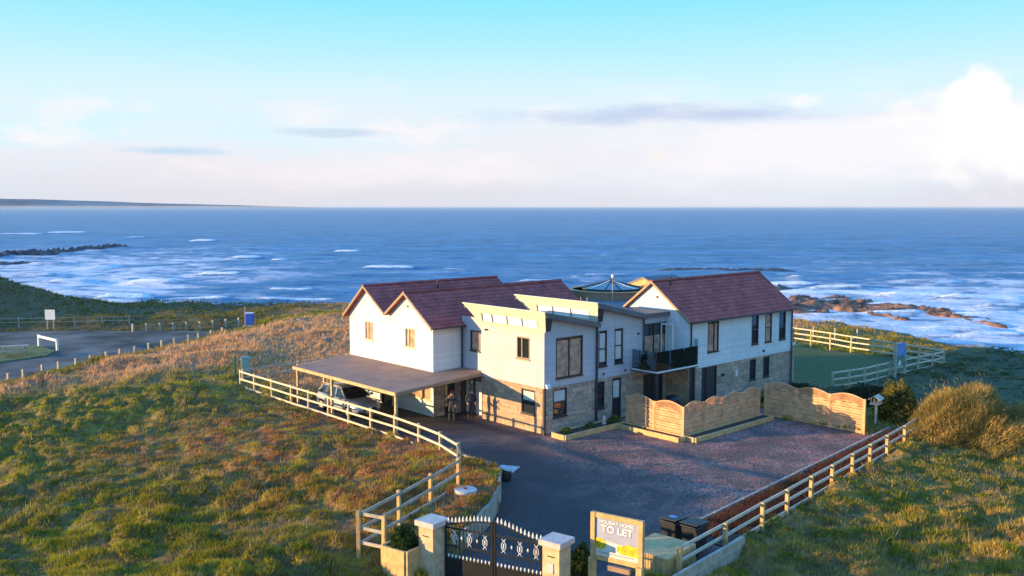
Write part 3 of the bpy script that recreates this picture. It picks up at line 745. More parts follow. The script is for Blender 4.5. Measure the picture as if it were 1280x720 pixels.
P = PY(GN)
wall('side_wall', P, GA, .3, CL, GE, 'white_clad')
dr = (-.95, -.25, 0, 2.05)
wall('porch_wall', P, GA, .3, -.1, CL, 'stone_x', [dr])
window(P, *dr, rail=[1.0], name='door', sill=False)
wall('far_side_wall', lambda s, z, d=0.: (s, GF - d, z), GA, 10., -.1, GE, 'white_clad')
def pitched(name, x0, x1, y0, z0, y1, z1, th=.11, m='tile'):
    return slab(name, [(x0, y0, z0), (x1, y0, z0), (x1, y1, z1), (x0, y1, z1)], th, m)
def slope_z(ya, za, yb, zb, y): return za + (zb - za) * (y - ya) / (yb - ya)
def gable_roof(x0, x1, ye0, ze0, yr, zr, ye1, ze1, oh0=.28, oh1=.28, up=.13):
    ya = ye0 - math.copysign(oh0, yr - ye0); yb = ye1 - math.copysign(oh1, yr - ye1)
    za = slope_z(ye0, ze0, yr, zr, ya); zb = slope_z(yr, zr, ye1, ze1, yb)
    r = pitched('roof', x0, x1, ya, za + up, yr, zr + up); r2 = pitched('roof', x0, x1, yr, zr + up, yb, zb + up)
    MB().prism([(x0 - .01, yr - .13, zr + up - .02), (x0 - .01, yr, zr + up + .07), (x0 - .01, yr + .13, zr + up - .02)], (x1 - x0 + .02, 0, 0)).build('ridge_cap', 'tile', r)
    # barge boards along the verge facing the field
    for (p, q), k in zip((((ya, za), (yr, zr)), ((yr, zr), (yb, zb))), (r, r2)):
        MB().prism([(x0 - .03, p[0], p[1] + up + .01), (x0 - .03, q[0], q[1] + up + .01), (x0 - .03, q[0], q[1] + up - .14), (x0 - .03, p[0], p[1] + up - .14)], (.05, 0, 0)).build('barge_board', 'brown_trim', k)
    return r, r2
ra = gable_roof(GA - .3, 10.1, GN, GE, G2, 6.45, GV, 5.12, .28, -.005)
rb = gable_roof(GA - .3, 8.2, GV, 5.12, G1, 6.55, GF, GE, -.005, .28)
MB().bar((GA - .28, GN - .33, GE - .12), (.25, GN - .33, GE - .12), .11, .09).build('gutter', 'dark_trim', house)
downpipe(.2, GN - .08, 0, GE - .1)
MB().tube([(2.6, 11.9, 5.7), (2.6, 11.9, 6.75)], .07, 8).build('flue', 'dark_trim', house)
MB().lathe((GA - .005, 8.95, 5.72), [(.06, 0), (.06, .1)], 10).build('wall_vent', 'dark_trim', house)
# ---- recessed bay between the gables and the first wedge
P = PX(.3)
rw = (5.2, 6.03, 3.49, 4.6)
wall('recess_wall', P, 4.75, GN, CL, 5.3, 'grey_clad', [rw])
window(P, *rw, blind=('curtain_reflection', 0, 1))
rd = (5.0, 5.75, 0, 2.05); rd2 = (6.0, 6.55, 0, 2.05)
wall('entrance_wall', P, 4.75, GN, -.1, CL, 'stone_y', [rd, rd2])
window(P, *rd, name='door', frame='dark_trim', sill=False, pane='white_trim', rail=[1.9])
window(P, *rd2, name='side_light', frame='dark_trim', sill=False, pane='white_trim')
# ---- wedge blocks with clerestory bands
def wedge(x0, x1, v1, zt, zb, zl, wins_f, wins_s, wins_gf, wins_gs, panels, front=True, y0=0.):
    P = PX(x0)
    if front:
        wall('upper_front_wall', P, y0, v1, CL, zl, 'grey_clad', [q[0] for q in wins_f])
        wall('stone_front_wall', PX(x0 + .04), y0 + .04, v1, -.1, CL, 'stone_y', [q[0] for q in wins_gf])
        for q, kw in wins_f: window(P, *q, **kw)
        for q, kw in wins_gf: window(PX(x0 + .04), *q, **kw)
    # clerestory band: leans outwards, wider at the head than at the foot
    zb0, zb1 = zl, zt - .06
    def band(s, z, d=0.):
        k = (z - zb0) / (zb1 - zb0); return (x0 - .05 - .2 * k + d, s, z)
    bl = (y0 - .14, v1 + .12); tl = (y0 - .30, v1 + 1.2)
    pz0, pz1 = panels[0]; ps = panels[1]
    mb = MB()
    def edge(z, side): k = (z - zb0) / (zb1 - zb0); return bl[side] + (tl[side] - bl[side]) * k
    def q4(a, b, c, d, e, f_, g, h): mb.add([band(*p) for p in ((a, b), (c, d), (e, f_), (g, h))], [(0, 1, 2, 3)])
    q4(edge(zb0, 0), zb0, edge(zb0, 1), zb0, edge(pz0, 1), pz0, edge(pz0, 0), pz0)
    q4(edge(pz1, 0), pz1, edge(pz1, 1), pz1, edge(zb1, 1), zb1, edge(zb1, 0), zb1)
    q4(edge(pz0, 0), pz0, ps[0], pz0, ps[0], pz1, edge(pz1, 0), pz1)
    q4(ps[-1], pz0, edge(pz0, 1), pz0, edge(pz1, 1), pz1, ps[-1], pz1)
    for a, b in zip(ps[:-1], ps[1:]):
        for (sa, za), (sb, zb_) in (((a, pz0), (b, pz0)), ((a, pz1), (b, pz1))): mb.add([band(sa, za), band(sb, zb_), band(sb, zb_, .06), band(sa, za, .06)], [(0, 1, 2, 3)])
    bo = mb.build('clerestory_band', 'band_clad', house)
    for a, b in zip(ps[:-1], ps[1:]):
        MB().add([band(a, pz0, .05), band(b, pz0, .05), band(b, pz1, .05), band(a, pz1, .05)], [(0, 1, 2, 3)]).build('clerestory_pane', 'opal', bo)
    for s in ps: MB().prism([band(s - .03, pz0, -.008), band(s + .03, pz0, -.008), band(s + .03, pz1, -.008), band(s - .03, pz1, -.008)], (.06, 0, 0)).build('mullion', 'timber_grey', bo)
    MB().bar((x0 - .07, bl[0] - .02, zb0 - .03), (x0 - .07, bl[1], zb0 - .03), .1, .06).build('ledge', 'band_clad', bo)
    MB().bar((x0 - .24, tl[0] - .02, zb1 + .03), (x0 - .24, tl[1] + .02, zb1 + .03), .12, .07).build('coping', 'band_clad', bo)
    # end piece, roof and side walls
    MB().add([band(edge(zb0, 0), zb0), band(edge(zb1, 0), zb1), (x0 + .3, edge(zb1, 0), zb1 - .05), (x0 + .3, edge(zb0, 0), zb0)], [(0, 1, 2, 3)]).build('band_end', 'dark_trim', bo)
    MB().add([band(edge(zb0, 1), zb0), band(edge(zb1, 1), zb1), (x0 + .9, edge(zb1, 1), zb1 - .25), (x0 + .3, edge(zb0, 1), zb0)], [(0, 1, 2, 3)]).build('band_end', 'grey_clad', bo)
    slab('wedge_roof', [(x0 - .2, tl[0] - .02, zt - .02), (x1 + .05, tl[0] - .02, zb), (x1 + .05, tl[1], zb), (x0 - .2, tl[1], zt - .02)], .26, 'flat_roof')
    P = PY(y0)
    zr = zb - .35
    wall('upper_side_wall', P, x0, x1, CL, zr, 'grey_clad', [q[0] for q in wins_s], [(x1, zb - .2), (x0, zt - .25)])
    wall('stone_side_wall', PY(y0 + .04), x0 + .04, x1, -.1, CL, 'stone_x', [q[0] for q in wins_gs])
    for q, kw in wins_s: window(P, *q, **kw)
    for q, kw in wins_gs: window(PY(y0 + .04), *q, **kw)
    MB().add([(x0, v1, -.1), (x1, v1, -.1), (x1, v1, zb - .25), (x0, v1, zt - .25)], [(0, 1, 2, 3)]).build('return_wall', 'grey_clad', house)
wedge(0., 3.68, 4.75, 6.12, 5.28, 5.14,
      [((1.04, 1.99, 3.61, 4.71), dict(mull=[1.62], frame='brown_trim'))],
      [((.8, 2.7, 2.69, 4.72), dict(mull=[1.75], blind=('curtain_reflection', .0, .95)))],  # this fill stands in for the orange reflection in the glass
      [((.69, 1.69, .85, 2.1), dict(rail=[1.48], blind=('blind', .55, .95)))],
      [((.65, 1.62, .75, 2.18), dict(rail=[1.48], blind=('blind', .55, .95)))],
      ((5.24, 5.66), [.36, 1.52, 2.65, 3.8, 4.6]))
wedge(3.7, 7.35, 4.75, 6.32, 5.42, 5.30, [],
      [((3.87, 4.5, 2.93, 4.8), dict(rail=[3.85], blind=('blind', .1, .95))), ((5.1, 5.76, 2.96, 4.81), dict(rail=[3.9], blind=('blind', .1, .95)))], [],
      [((3.82, 4.38, .71, 2.14), dict(rail=[1.4])), ((5.0, 5.68, .02, 2.19), dict(rail=[1.1], blind=('blind', .5, .95)))],
      ((5.42, 5.86), [.37, 1.75, 3.1, 4.3]), front=False, y0=-.02)
downpipe(3.69, -.1, 0, 5.2); downpipe(7.38, -.1, 2.6, 5.3)
MB().box(-.10, .02, -.10, .02, 0, CL).build('corner_post', 'dark_trim', house)
for x in (4.2, 5.9): MB().box(x, x + .1, -.07, -.02, 2.48, 2.58).build('wall_vent', 'dark_trim', house)
MB().box(6.9, 7.1, -.09, -.02, 4.35, 4.43).build('wall_light', 'dark_trim', house)
# floodlight on the corner
fl = MB().bar((-.02, -.02, 2.42), (-.05, -.32, 2.48), .05, .05).build('floodlight', 'dark_trim', house)
MB().prism([(-.2, -.42, 2.36), (.05, -.42, 2.36), (.05, -.42, 2.52), (-.2, -.42, 2.52)], (0, .12, .08)).build('lamp_head', 'white_trim', fl)
ap = MB().box(-.14, -.005, 4.28, 4.36, 4.76, 4.84).build('wall_camera', 'dark_trim', house)
# ---- doors on to the balcony, recess beside the wing
P = PY(0.)
wall('balcony_wall', P, 7.36, 9.5, CL, 5.25, 'grey_clad', [(7.5, 9.42, 2.62, 4.85)])
dd = window(P, 7.5, 9.42, 2.62, 4.85, mull=[8.35, 8.95], name='balcony_door', sill=False, blind=('curtain_reflection', 0, .7))
lf = MB()
for a, b in (((8.96, -.01), (8.98, -.78)), ((9.38, -.01), (9.06, -.74))):
    for z in (2.66, 4.76): lf.bar((a[0], a[1], z), (b[0], b[1], z), .05, .09)
    for q in (a, b): lf.bar((q[0], q[1], 2.62), (q[0], q[1], 4.8), .05, .07, (1, 0, 0))
lf.build('open_door_leaf', 'white_trim', dd)
wall('garden_room_wall', PY(.04), 7.36, 9.5, -.1, CL, 'stone_x', [(7.55, 9.2, 0, 2.05)])
window(PY(.04), 7.55, 9.2, 0, 2.05, mull=[8.35], name='garden_door', sill=False)
# ---- the wing
WX0, WX1, WY0, WY1, WR, WE, WZ = 9.5, 19.85, -1.5, 3.5, 1.0, 5.0, 6.92
P = PY(WY0)
wu = [(11.19, 12.22, 3.08, 4.88), (15.49, 16.2, 3.08, 4.88), (16.9, 17.62, 3.08, 4.88), (18.42, 19.15, 3.08, 4.88)]
wall('wing_upper_wall', P, WX0, WX1, CL, WE, 'white_clad', wu)
for i, o in enumerate(wu): window(P, *o, mull=[o[0] + .62] if i == 0 else (), rail=() if i == 0 else [3.95], blind=('curtain_reflection', 0, .9) if i in (0, 2) else None)
wg = [(10.75, 12.15, 0, 2.25), (15.42, 16.06, .96, 2.2), (16.85, 17.5, .96, 2.2)]
wall('wing_stone_wall', PY(WY0 + .04), WX0 + .04, WX1, -.3, CL, 'stone_x', wg)
window(PY(WY0 + .04), *wg[0], mull=[11.2], name='door', sill=False, pane='dark_trim')
for o in wg[1:]: window(PY(WY0 + .04), *o)
wall('wing_gable_wall', PX(WX0), WY0, WY1, CL, WE, 'white_clad', (), [(WY1, WE), (WR, WZ), (WY0, WE)])
wall('wing_stone_gable', PX(WX0 + .04), WY0 + .04, WY1, -.1, CL, 'stone_y')
MB().add([(WX1, WY0, -.3), (WX1, WY1, -.3), (WX1, WY1, WE), (WX1, WR, WZ), (WX1, WY0, WE)], [(0, 1, 2, 3, 4)]).build('end_wall', 'white_clad', house)
MB().add([(WX0, WY1, -.3), (WX1, WY1, -.3), (WX1, WY1, WE), (WX0, WY1, WE)], [(0, 1, 2, 3)]).build('rear_wall', 'white_clad', house)
rw1, rw2 = gable_roof(WX0 - .22, WX1 + .2, WY0, WE, WR, WZ, WY1, WE, .22, .25)
MB().bar((WX0 - .2, WY0 - .27, WE - .10), (WX1 + .2, WY0 - .27, WE - .10), .12, .10).build('gutter', 'dark_trim', house)
MB().bar((WX0 - .2, WY0 - .10, WE - .06), (WX1 + .2, WY0 - .10, WE - .06), .2, .03).build('soffit', 'dark_trim', house)
downpipe(WX0 + .12, WY0 - .07, 0, WE - .1); downpipe(WX1 - .07, WY0 - .07, -.3, WE - .1)
MB().box(16.7, 16.85, WY0 - .05, WY0, 2.52, 2.66).build('wall_vent', 'dark_trim', house)
MB().box(12.6, 12.85, WY0 - .03, WY0 + .04, 1.55, 1.72).build('number_plate', 'dark_trim', house)
MB().box(13.9, 14.1, WY0 - .05, WY0 + .04, 1.4, 1.75).build('meter_box', 'white_trim', house)
MB().tube([(WX0 + 1.0, .6, 6.5), (WX0 + 1.0, .6, 7.25)], .06, 8).build('flue', 'dark_trim', house)
MB().lathe((WX0 - .02, .72, 6.1), [(.06, 0), (.06, .1)], 8).build('wall_vent', 'dark_trim', house)
# ---- flat roof over the middle, rotunda with glazed cone
core = MB()
core.add([(3.7, 4.75, 0), (3.7, 6.7, 0), (3.7, 6.7, 5.3), (3.7, 4.75, 5.3)], [(0, 1, 2, 3)])
core.add([(18.5, 3.5, -.3), (18.5, 14, -.3), (18.5, 14, 5.1), (18.5, 3.5, 5.1)], [(0, 1, 2, 3)]); core.add([(8, 14, 0), (18.5, 14, -.3), (18.5, 14, 5.1), (8, 14, 5.1)], [(0, 1, 2, 3)])
core.build('rear_walls', 'white_clad', house)
slab('flat_roof', [(7.2, -.18, 5.42), (9.52, -.18, 5.42), (9.52, 3.4, 5.42), (18.6, 3.4, 5.42), (18.6, 14.1, 5.42), (9.9, 14.1, 5.42), (9.9, 5.9, 5.42), (7.2, 5.9, 5.42)], .22, 'flat_roof')
DC = (13.6, 7.85, 5.05)
dm = MB().lathe(DC, [(2.75, 0), (2.75, .82), (2.55, .82), (2.55, .2)], 48).build('rotunda_drum', 'brown_trim', house)
MB().lathe(DC, [(2.80, .80), (2.80, .85), (2.5, .85), (2.5, .80)], 48).build('coping', 'timber_new', dm)
cone = MB().lathe(DC, [(1.95, .72), (1.95, .92)], 12).build('lantern_kerb', 'dark_trim', house)
for k in range(12):
    a, b = 2 * math.pi * k / 12, 2 * math.pi * (k + 1) / 12
    pa = (DC[0] + 1.93 * math.cos(a), DC[1] + 1.93 * math.sin(a), DC[2] + .93); pb = (DC[0] + 1.93 * math.cos(b), DC[1] + 1.93 * math.sin(b), DC[2] + .93)
    MB().prism([pa, pb, (DC[0], DC[1], DC[2] + 1.38)], (0, 0, -.03)).build('glass_pane', 'lantern_glass', cone)
    MB().bar((pa[0], pa[1], pa[2] + .01), (DC[0], DC[1], DC[2] + 1.40), .07, .05).build('glazing_bar', 'white_trim' if k in (6, 9) else 'dark_trim', cone)
MB().lathe((DC[0], DC[1], DC[2] + 1.34), [(.16, 0), (.16, .12), (.03, .22)], 12).build('finial', 'dark_trim', cone)
ms = MB().tube([(11.2, 5.6, 5.4), (11.2, 5.6, 6.85)], .03, 6).build('mast', 'timber_grey', house)
MB().lathe((11.2, 5.6, 6.82), [(.03, 0), (.09, .05), (.09, .2), (.03, .25)], 10).build('weather_sensor', 'white_trim', ms)
for x in (6.05, 6.5): MB().tube([(3.6, x - 5.5, 6.3), (3.6, x - 5.5, 6.52)], .03, 6).build('roof_vent', 'brown_trim', house)
# rear gable glimpsed behind the rotunda
pitched('roof', 16.2, 19.5, 5.2, 5.75, 7.4, 6.55, m='flat_roof'); pitched('roof', 16.2, 19.5, 7.4, 6.55, 9.6, 5.75, m='flat_roof')
MB().prism([(16.25, 5.3, 5.42), (16.25, 9.5, 5.42), (16.25, 9.5, 5.72), (16.25, 7.4, 6.45), (16.25, 5.3, 5.72)], (3.2, 0, 0)).build('rear_gable', 'timber_new', house)
# ---- balcony
bal = MB().box(6.4, 10.0, -1.8, -.0, 2.45, 2.58).build('balcony', 'dark_trim', house)
MB().bar((6.38, -1.82, 2.56), (10.02, -1.82, 2.56), .05, .07).build('edge_trim', 'white_trim', bal)
MB().bar((6.38, -1.80, 2.56), (6.38, -.1, 2.56), .05, .07).build('edge_trim', 'white_trim', bal)
for a, b in ((6.42, 7.55), (7.6, 8.75), (8.8, 9.95)): MB().box(a, b, -1.77, -1.755, 2.62, 3.62).build('glass_panel', 'bal_glass', bal)
for a, b in ((-1.72, -.95), (-.9, -.12)): MB().box(6.425, 6.44, a, b, 2.62, 3.62).build('glass_panel', 'bal_glass', bal)
MB().box(9.97, 9.985, -1.75, -1.52, 2.62, 4.0).build('glass_panel', 'turq_glass', bal)
for x, y in ((6.6, -1.62), (9.75, -1.66)): MB().box(x - .07, x + .07, y - .07, y + .07, 0, 2.45).build('post', 'dark_trim', bal)
MB().box(19.87, 21.2, -1.0, 3.4, 2.45, 2.6).build('rear_balcony', 'white_trim', house)
rbp = MB().box(21.0, 21.12, -.95, -.83, -.3, 2.45).build('rear_balcony_post', 'timber_grey', house)
MB().box(21.1, 21.115, -.95, 3.3, 2.6, 3.5).build('rear_balcony_glass', 'bal_glass', house)

# ---- carport
cp = thing('carport', 'open timber carport with flat brown roof in front of the gables', 'carport')
fz = 2.28
def cpz(x): return fz + (x + 5.85) * .035
MB().prism([(-5.85, 14.15, cpz(-5.85)), (-5.85, 4.25, cpz(-5.85)), (-.06, 4.72, cpz(0)), (.28, 4.8, cpz(0)), (.28, 6.7, cpz(.3)), (-1.72, 6.7, cpz(-1.7)), (-1.72, 14.8, cpz(-1.7))], (0, 0, -.07)).build('roof', 'carport_roof', cp)
MB().bar((-5.88, 14.2, fz - .09), (-5.88, 4.22, fz - .09), .05, .16).build('fascia', 'timber', cp)
MB().bar((-5.88, 4.2, fz - .09), (-.08, 4.68, cpz(0) - .09), .05, .17).build('fascia', 'brown_trim', cp)
MB().bar((-5.88, 14.22, fz - .09), (-1.75, 14.85, cpz(-1.7) - .09), .05, .16).build('fascia', 'timber', cp)
for k, (x, y) in enumerate(((-5.72, 13.95), (-5.72, 10.3), (-5.72, 4.4), (-3.8, 14.35), (-1.85, 14.7))): MB().box(x - .06, x + .06, y - .06, y + .06, 0, fz - .08).build('post', 'timber', cp)
for k in range(9):
    y = 5 + k * 1.1
    if y > 6.8: MB().bar((-5.8, y, fz - .13), (-1.75, y, cpz(-1.7) - .13), .06, .11).build('rafter', 'timber_grey', cp)
# ================================================================== FENCES
ORD = 'first second third fourth fifth sixth seventh eighth ninth tenth eleventh twelfth thirteenth fourteenth fifteenth sixteenth'.split()
def terr(x, y): return float(height(np.array([x]), np.array([y]))[0])
def base_z(x, y):
    if in_poly(np.array([x]), np.array([y]), DRIVE)[0]: return 0.
    return float(field_base(np.array([x]), np.array([y]))[0])
def rail_fence(name, label, pts, ztops, rails, m, mr=None, post=.11, rail=(.045, .1), side=0., group=None, drop=1.25, kick=None):
    """posts at pts with their tops at ztops; rails (offsets below the top) from post to post"""
    o0 = pts[0]; f = thing(name, label, 'fence', (o0[0], o0[1], ztops[0] - drop), 0, group)
    oz = ztops[0] - drop
    pm = MB().box(-post / 2, post / 2, -post / 2, post / 2, -drop - .25, .04).build('post', m, f)
    for i, ((x, y), zt) in enumerate(zip(pts, ztops)):
        a = pts[min(i + 1, len(pts) - 1)]; b = pts[max(i - 1, 0)]; rz = math.atan2(a[1] - b[1], a[0] - b[0])
        if i == 0: pm.location = (0, 0, zt - oz); pm.rotation_euler = (0, 0, rz)
        else:
            q = share(pm, 'post', f, (x - o0[0], y - o0[1], zt - oz), rz); q.rotation_euler = (R(random.uniform(-1, 1)), R(random.uniform(-1, 1)), rz)
    for i in range(len(pts) - 1):
        (x0, y0), (x1, y1) = pts[i], pts[i + 1]; d = Vector((x1 - x0, y1 - y0, 0)).normalized(); n_ = Vector((-d.y, d.x, 0)) * side
        for r in rails:
            j = random.uniform(-.012, .012)
            MB().bar((x0 - o0[0] + n_.x, y0 - o0[1] + n_.y, ztops[i] - oz - r + j), (x1 - o0[0] + n_.x, y1 - o0[1] + n_.y, ztops[i + 1] - oz - r - j), *rail).build('rail', mr or m, f)
        if kick: MB().bar((x0 - o0[0] + n_.x, y0 - o0[1] + n_.y, ztops[i] - oz - kick[0]), (x1 - o0[0] + n_.x, y1 - o0[1] + n_.y, ztops[i + 1] - oz - kick[0]), .05, kick[1]).build('kick_board', mr or m, f)
    return f
lf_pts = [(-5.98, 20.6), (-5.98, 18.75), (-5.97, 16.6), (-5.99, 14.25), (-5.99, 12.3), (-5.97, 10.25), (-5.98, 8.25), (-5.98, 6.2), (-6.0, 4.1), (-6.15, 1.95), (-6.45, -.05), (-7.2, -2.3)]
rail_fence('ranch_fence', 'long pale timber rail fence curving along the field edge beside the carport', lf_pts, [1.2] * 9 + [1.2, 1.22, 1.3], (.06, .52, .98), 'timber', 'timber_white', side=-.07)
nf = [(-7.2, -2.3), (-9.83, -5.62), (-11.81, -6.47), (-13.75, -7.3), (-15.87, -8.19), (-15.53, -9.0)]
nf = [(-8.1, -3.5), (-9.83, -5.55), (-11.81, -6.47), (-13.75, -7.3), (-15.9, -8.19), (-15.55, -9.1)]
rail_fence('ranch_fence', 'short timber rail fence stepping down to the left gate pillar', nf[1:], [1.8, 1.8, 1.8, 1.8, 1.8], (.06, .52, .98), 'timber_new', 'timber_grey', side=.07)
lk = rail_fence('ranch_fence', 'bent joining bay of rail fence at the tip of the grass bank', [(-7.2, -2.3), (-8.6, -4.1), (-9.8, -5.5)], [1.3, 1.55, 1.8], (.1, .55, 1.0), 'timber_grey', 'timber_grey', side=-.07, post=.1)
rfp = [(-9.25, -15.42), (-6.44, -15.09), (-3.74, -14.73), (-1.8, -14.5), (.34, -14.22), (2.35, -13.97), (4.49, -13.69), (6.51, -13.44), (8.54, -13.19), (10.87, -12.9), (13.18, -12.6)]
rail_fence('ranch_fence', 'timber rail fence with pale kick board along the right edge of the drive', rfp, [1.0] * 11, (.05, .45), 'timber_new', 'timber_white', side=.08, kick=(.9, .22), post=.12)
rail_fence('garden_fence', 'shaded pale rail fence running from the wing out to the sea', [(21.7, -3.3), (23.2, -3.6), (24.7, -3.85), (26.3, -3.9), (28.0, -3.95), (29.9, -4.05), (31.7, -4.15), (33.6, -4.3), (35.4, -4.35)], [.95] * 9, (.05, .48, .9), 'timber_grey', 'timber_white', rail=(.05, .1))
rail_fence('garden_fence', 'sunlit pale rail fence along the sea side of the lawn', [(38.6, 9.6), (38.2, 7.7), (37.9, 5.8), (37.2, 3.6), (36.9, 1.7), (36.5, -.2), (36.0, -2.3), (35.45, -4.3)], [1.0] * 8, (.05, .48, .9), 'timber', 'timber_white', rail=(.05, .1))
rail_fence('field_fence', 'weathered rail fence running inland behind the carport', [(-5.4, 21.5), (-3.6, 21.6), (-1.4, 21.8), (.6, 22.0), (2.6, 22.2)], [1.05] * 5, (.05, .5), 'timber', 'timber_grey')
rail_fence('boundary_fence', 'thin grey fence along the foot of the dunes behind the white sign', [(-16 + 2.1 * k, 69.5 - 1.35 * k) for k in range(9)], [.65] * 9, (.08, .45), 'timber_grey', 'timber_grey', post=.09, rail=(.03, .06))
# low post and wire fence by the shore
for k in range(7):
    x, y = 43.5 - k * .55, 6.4 + k * 1.75
    z = base_z(x, y) - .2; p = MB().tube([(0, 0, -.2), (0, 0, 1.15)], .06, 6).build('shore_post', 'timber_white'); p.location = (x, y, z)
    tag(p, '%s from the right of the weathered posts in rough grass above the rocks' % ORD[k], 'post', 'posts above the shore')
# ---- posts by the road
pm = MB().box(-.075, .075, -.075, .075, -.2, .78)
pm.prism([(-.075, -.075, .78), (.075, -.075, .78), (.075, .075, .78), (-.075, .075, .78)], (0, 0, .02))
first = None
for (x, y) in POSTS:
    z = terr(x, y)
    if first is None: o = first = pm.build('road_post', 'timber_grey')
    else: o = bpy.data.objects.new('road_post', first.data); col.objects.link(o)
    o.location = (x, y, z); o.rotation_euler = (R(random.uniform(-2, 2)), R(random.uniform(-2, 2)), R(30 + random.uniform(-8, 8)))
    tag(o, '%s from the left of the short posts along the near road edge' % ORD[POSTS.index((x, y))], 'post', 'posts along the near road edge')
for k in range(9):
    x, y = -2.2 + k * 1.05, 51.5 - .55 * k + .9
    o = bpy.data.objects.new('road_post', first.data); col.objects.link(o); o.location = (x + 2, y + 2.6, terr(x + 2, y + 2.6)); o.rotation_euler = (0, 0, R(20 + k))
    tag(o, '%s from the left of the small posts along the far road edge' % ORD[k], 'post', 'posts along the far road edge')

# ================================================================== TIMBER PANEL FENCES with wavy trellis tops
def wave_panel_fence(name, label, a, b, n, h, hump=.22, m='panel_timber'):
    a = Vector((*a, 0)); b = Vector((*b, 0)); L = (b - a).length; d = (b - a) / L; rz = math.atan2(d.y, d.x)
    f = thing(name, label, 'fence', a, rz); pw = L / n
    slat = None
    for i in range(n):
        x0 = i * pw + .05; x1 = (i + 1) * pw - .05
        fr = MB(); hh = lambda t: h - hump + hump * math.sin(math.pi * (t * .92 + .04)) ** 1.0 * (1 if True else 0)
        fr.bar((x0 + .02, 0, .04), (x0 + .02, 0, hh(0)), .05, .06, (1, 0, 0)); fr.bar((x1 - .02, 0, .04), (x1 - .02, 0, hh(1)), .05, .06, (1, 0, 0)); fr.bar((x0, 0, .05), (x1, 0, .05), .05, .05)
        N = 14
        for k in range(N):
            t0, t1 = k / N, (k + 1) / N
            fr.bar((x0 + (x1 - x0) * t0, 0, hh(t0)), (x0 + (x1 - x0) * t1, 0, hh(t1)), .055, .05)
            fr.bar((x0 + (x1 - x0) * t0, 0, hh(t0) - .36), (x0 + (x1 - x0) * t1, 0, hh(t1) - .36), .05, .04)
        p = fr.build('panel', m, f)
        tr = MB(); W_ = x1 - x0
        for k in range(-2, 26):                                          # diagonal lattice under the wave
            for sgn in (-1, 1):
                xs = x0 + k * .085
                if sgn < 0: xa, xb = xs, xs + .34
                else: xa, xb = xs + .34, xs
                pts = []
                for q in (0, 1):
                    xx = xa + (xb - xa) * q; xx = min(max(xx, x0), x1); t = (xx - x0) / W_
                    pts.append((xx, .012 * sgn, hh(t) - .36 + .34 * q))
                if abs(pts[0][0] - pts[1][0]) > .1: tr.bar(pts[0], pts[1], .01, .022)
        tr.build('trellis', m, p)
        z = .075; k = 0
        while z < h - .4:
            zc = z + .065
            # the topmost boards end where the wave cuts them
            ts = [t for t in [q / 24 for q in range(25)] if hh(t) - .385 > z + .02]
            if ts:
                ta, tb = min(ts), max(ts)
                yo = .012 if k % 2 else -.012; X_ = lambda t: x0 + .03 + (W_ - .06) * t
                low_ = [(X_(t), yo - .009, z) for t in ts]; upp = [(X_(t), yo - .009, min(z + .108, hh(t) - .385)) for t in ts]
                if len(ts) > 2: MB().prism(low_ + upp[::-1], (0, .018, 0)).build('slat', m, p)
            z += .128; k += 1
    for i in range(n + 1):
        MB().box(i * pw - .045, i * pw + .045, -.045, .045, 0, h - hump + .08).build('post', m, f)
    return f
wave_panel_fence('panel_fence', 'sunlit wavy topped timber panel fence standing across the patio corner', (4.38, -1.55), (4.38, -5.1), 2, 1.75)
wave_panel_fence('panel_fence', 'shaded wavy topped timber panel fence beside the patio facing the drive', (4.38, -5.12), (11.0, -5.0), 4, 1.75)
wave_panel_fence('panel_fence', 'tall wavy topped timber panel fence at the far end of the drive', (11.82, -4.85), (11.82, -10.45), 3, 1.9)

# ================================================================== RAISED BEDS, KERBS, RETAINING WALL
def bed(name, label, cx, cy, rz, L, W_, h, m='timber_new', t=.1):
    o = thing(name, label, 'planter', (cx, cy, 0), rz)
    for y in (-W_ / 2, W_ / 2): MB().box(-L / 2, L / 2, y - t / 2, y + t / 2, 0, h).build('sleeper', m, o, bevel=.01)
    for x in (-L / 2, L / 2): MB().box(x - t / 2, x + t / 2, -W_ / 2 + t / 2 + .002, W_ / 2 - t / 2 - .002, 0, h - .004).build('sleeper', m, o, bevel=.01)
    MB().box(-L / 2 + t / 2, L / 2 - t / 2, -W_ / 2 + t / 2, W_ / 2 - t / 2, 0, h - .06).build('soil', 'soil', o)
    return o
bed('raised_bed', 'low timber sleeper bed along the grey stone wall of the house', 2.15, -1.0, 0, 4.3, .9, .26)
bed('raised_bed', 'low sunlit sleeper bed below the sunlit patio fence panels', 4.02, -3.4, R(90), 3.9, .55, .24)
bed('raised_bed', 'long shaded sleeper bed below the patio fence on the drive side', 7.75, -5.5, R(1), 6.9, .65, .24)
bed('gate_planter', 'square timber planter with a shrub against the left gate pillar', -15.25, -9.75, R(12), .95, 1.0, .95, 'timber_new', .1).location.z = .12
# soil bed and low kerb along the right fence
tag(MB().prism([(x, y, .035) for x, y in BED], (0, 0, -.03)).build('planting_bed', 'soil'), kind='structure')
kb = thing('timber_kerb', 'long low pale timber kerb between the drive and the planting bed', 'kerb', (-5.9, -12.95, 0))
for k in range(9):
    a, b = k / 9, (k + 1) / 9 - .004
    MB().bar((19.5 * a, 2.05 * a, .09), (19.5 * b, 2.05 * b, .09), .1, .18).build('sleeper', 'timber_grey', kb)
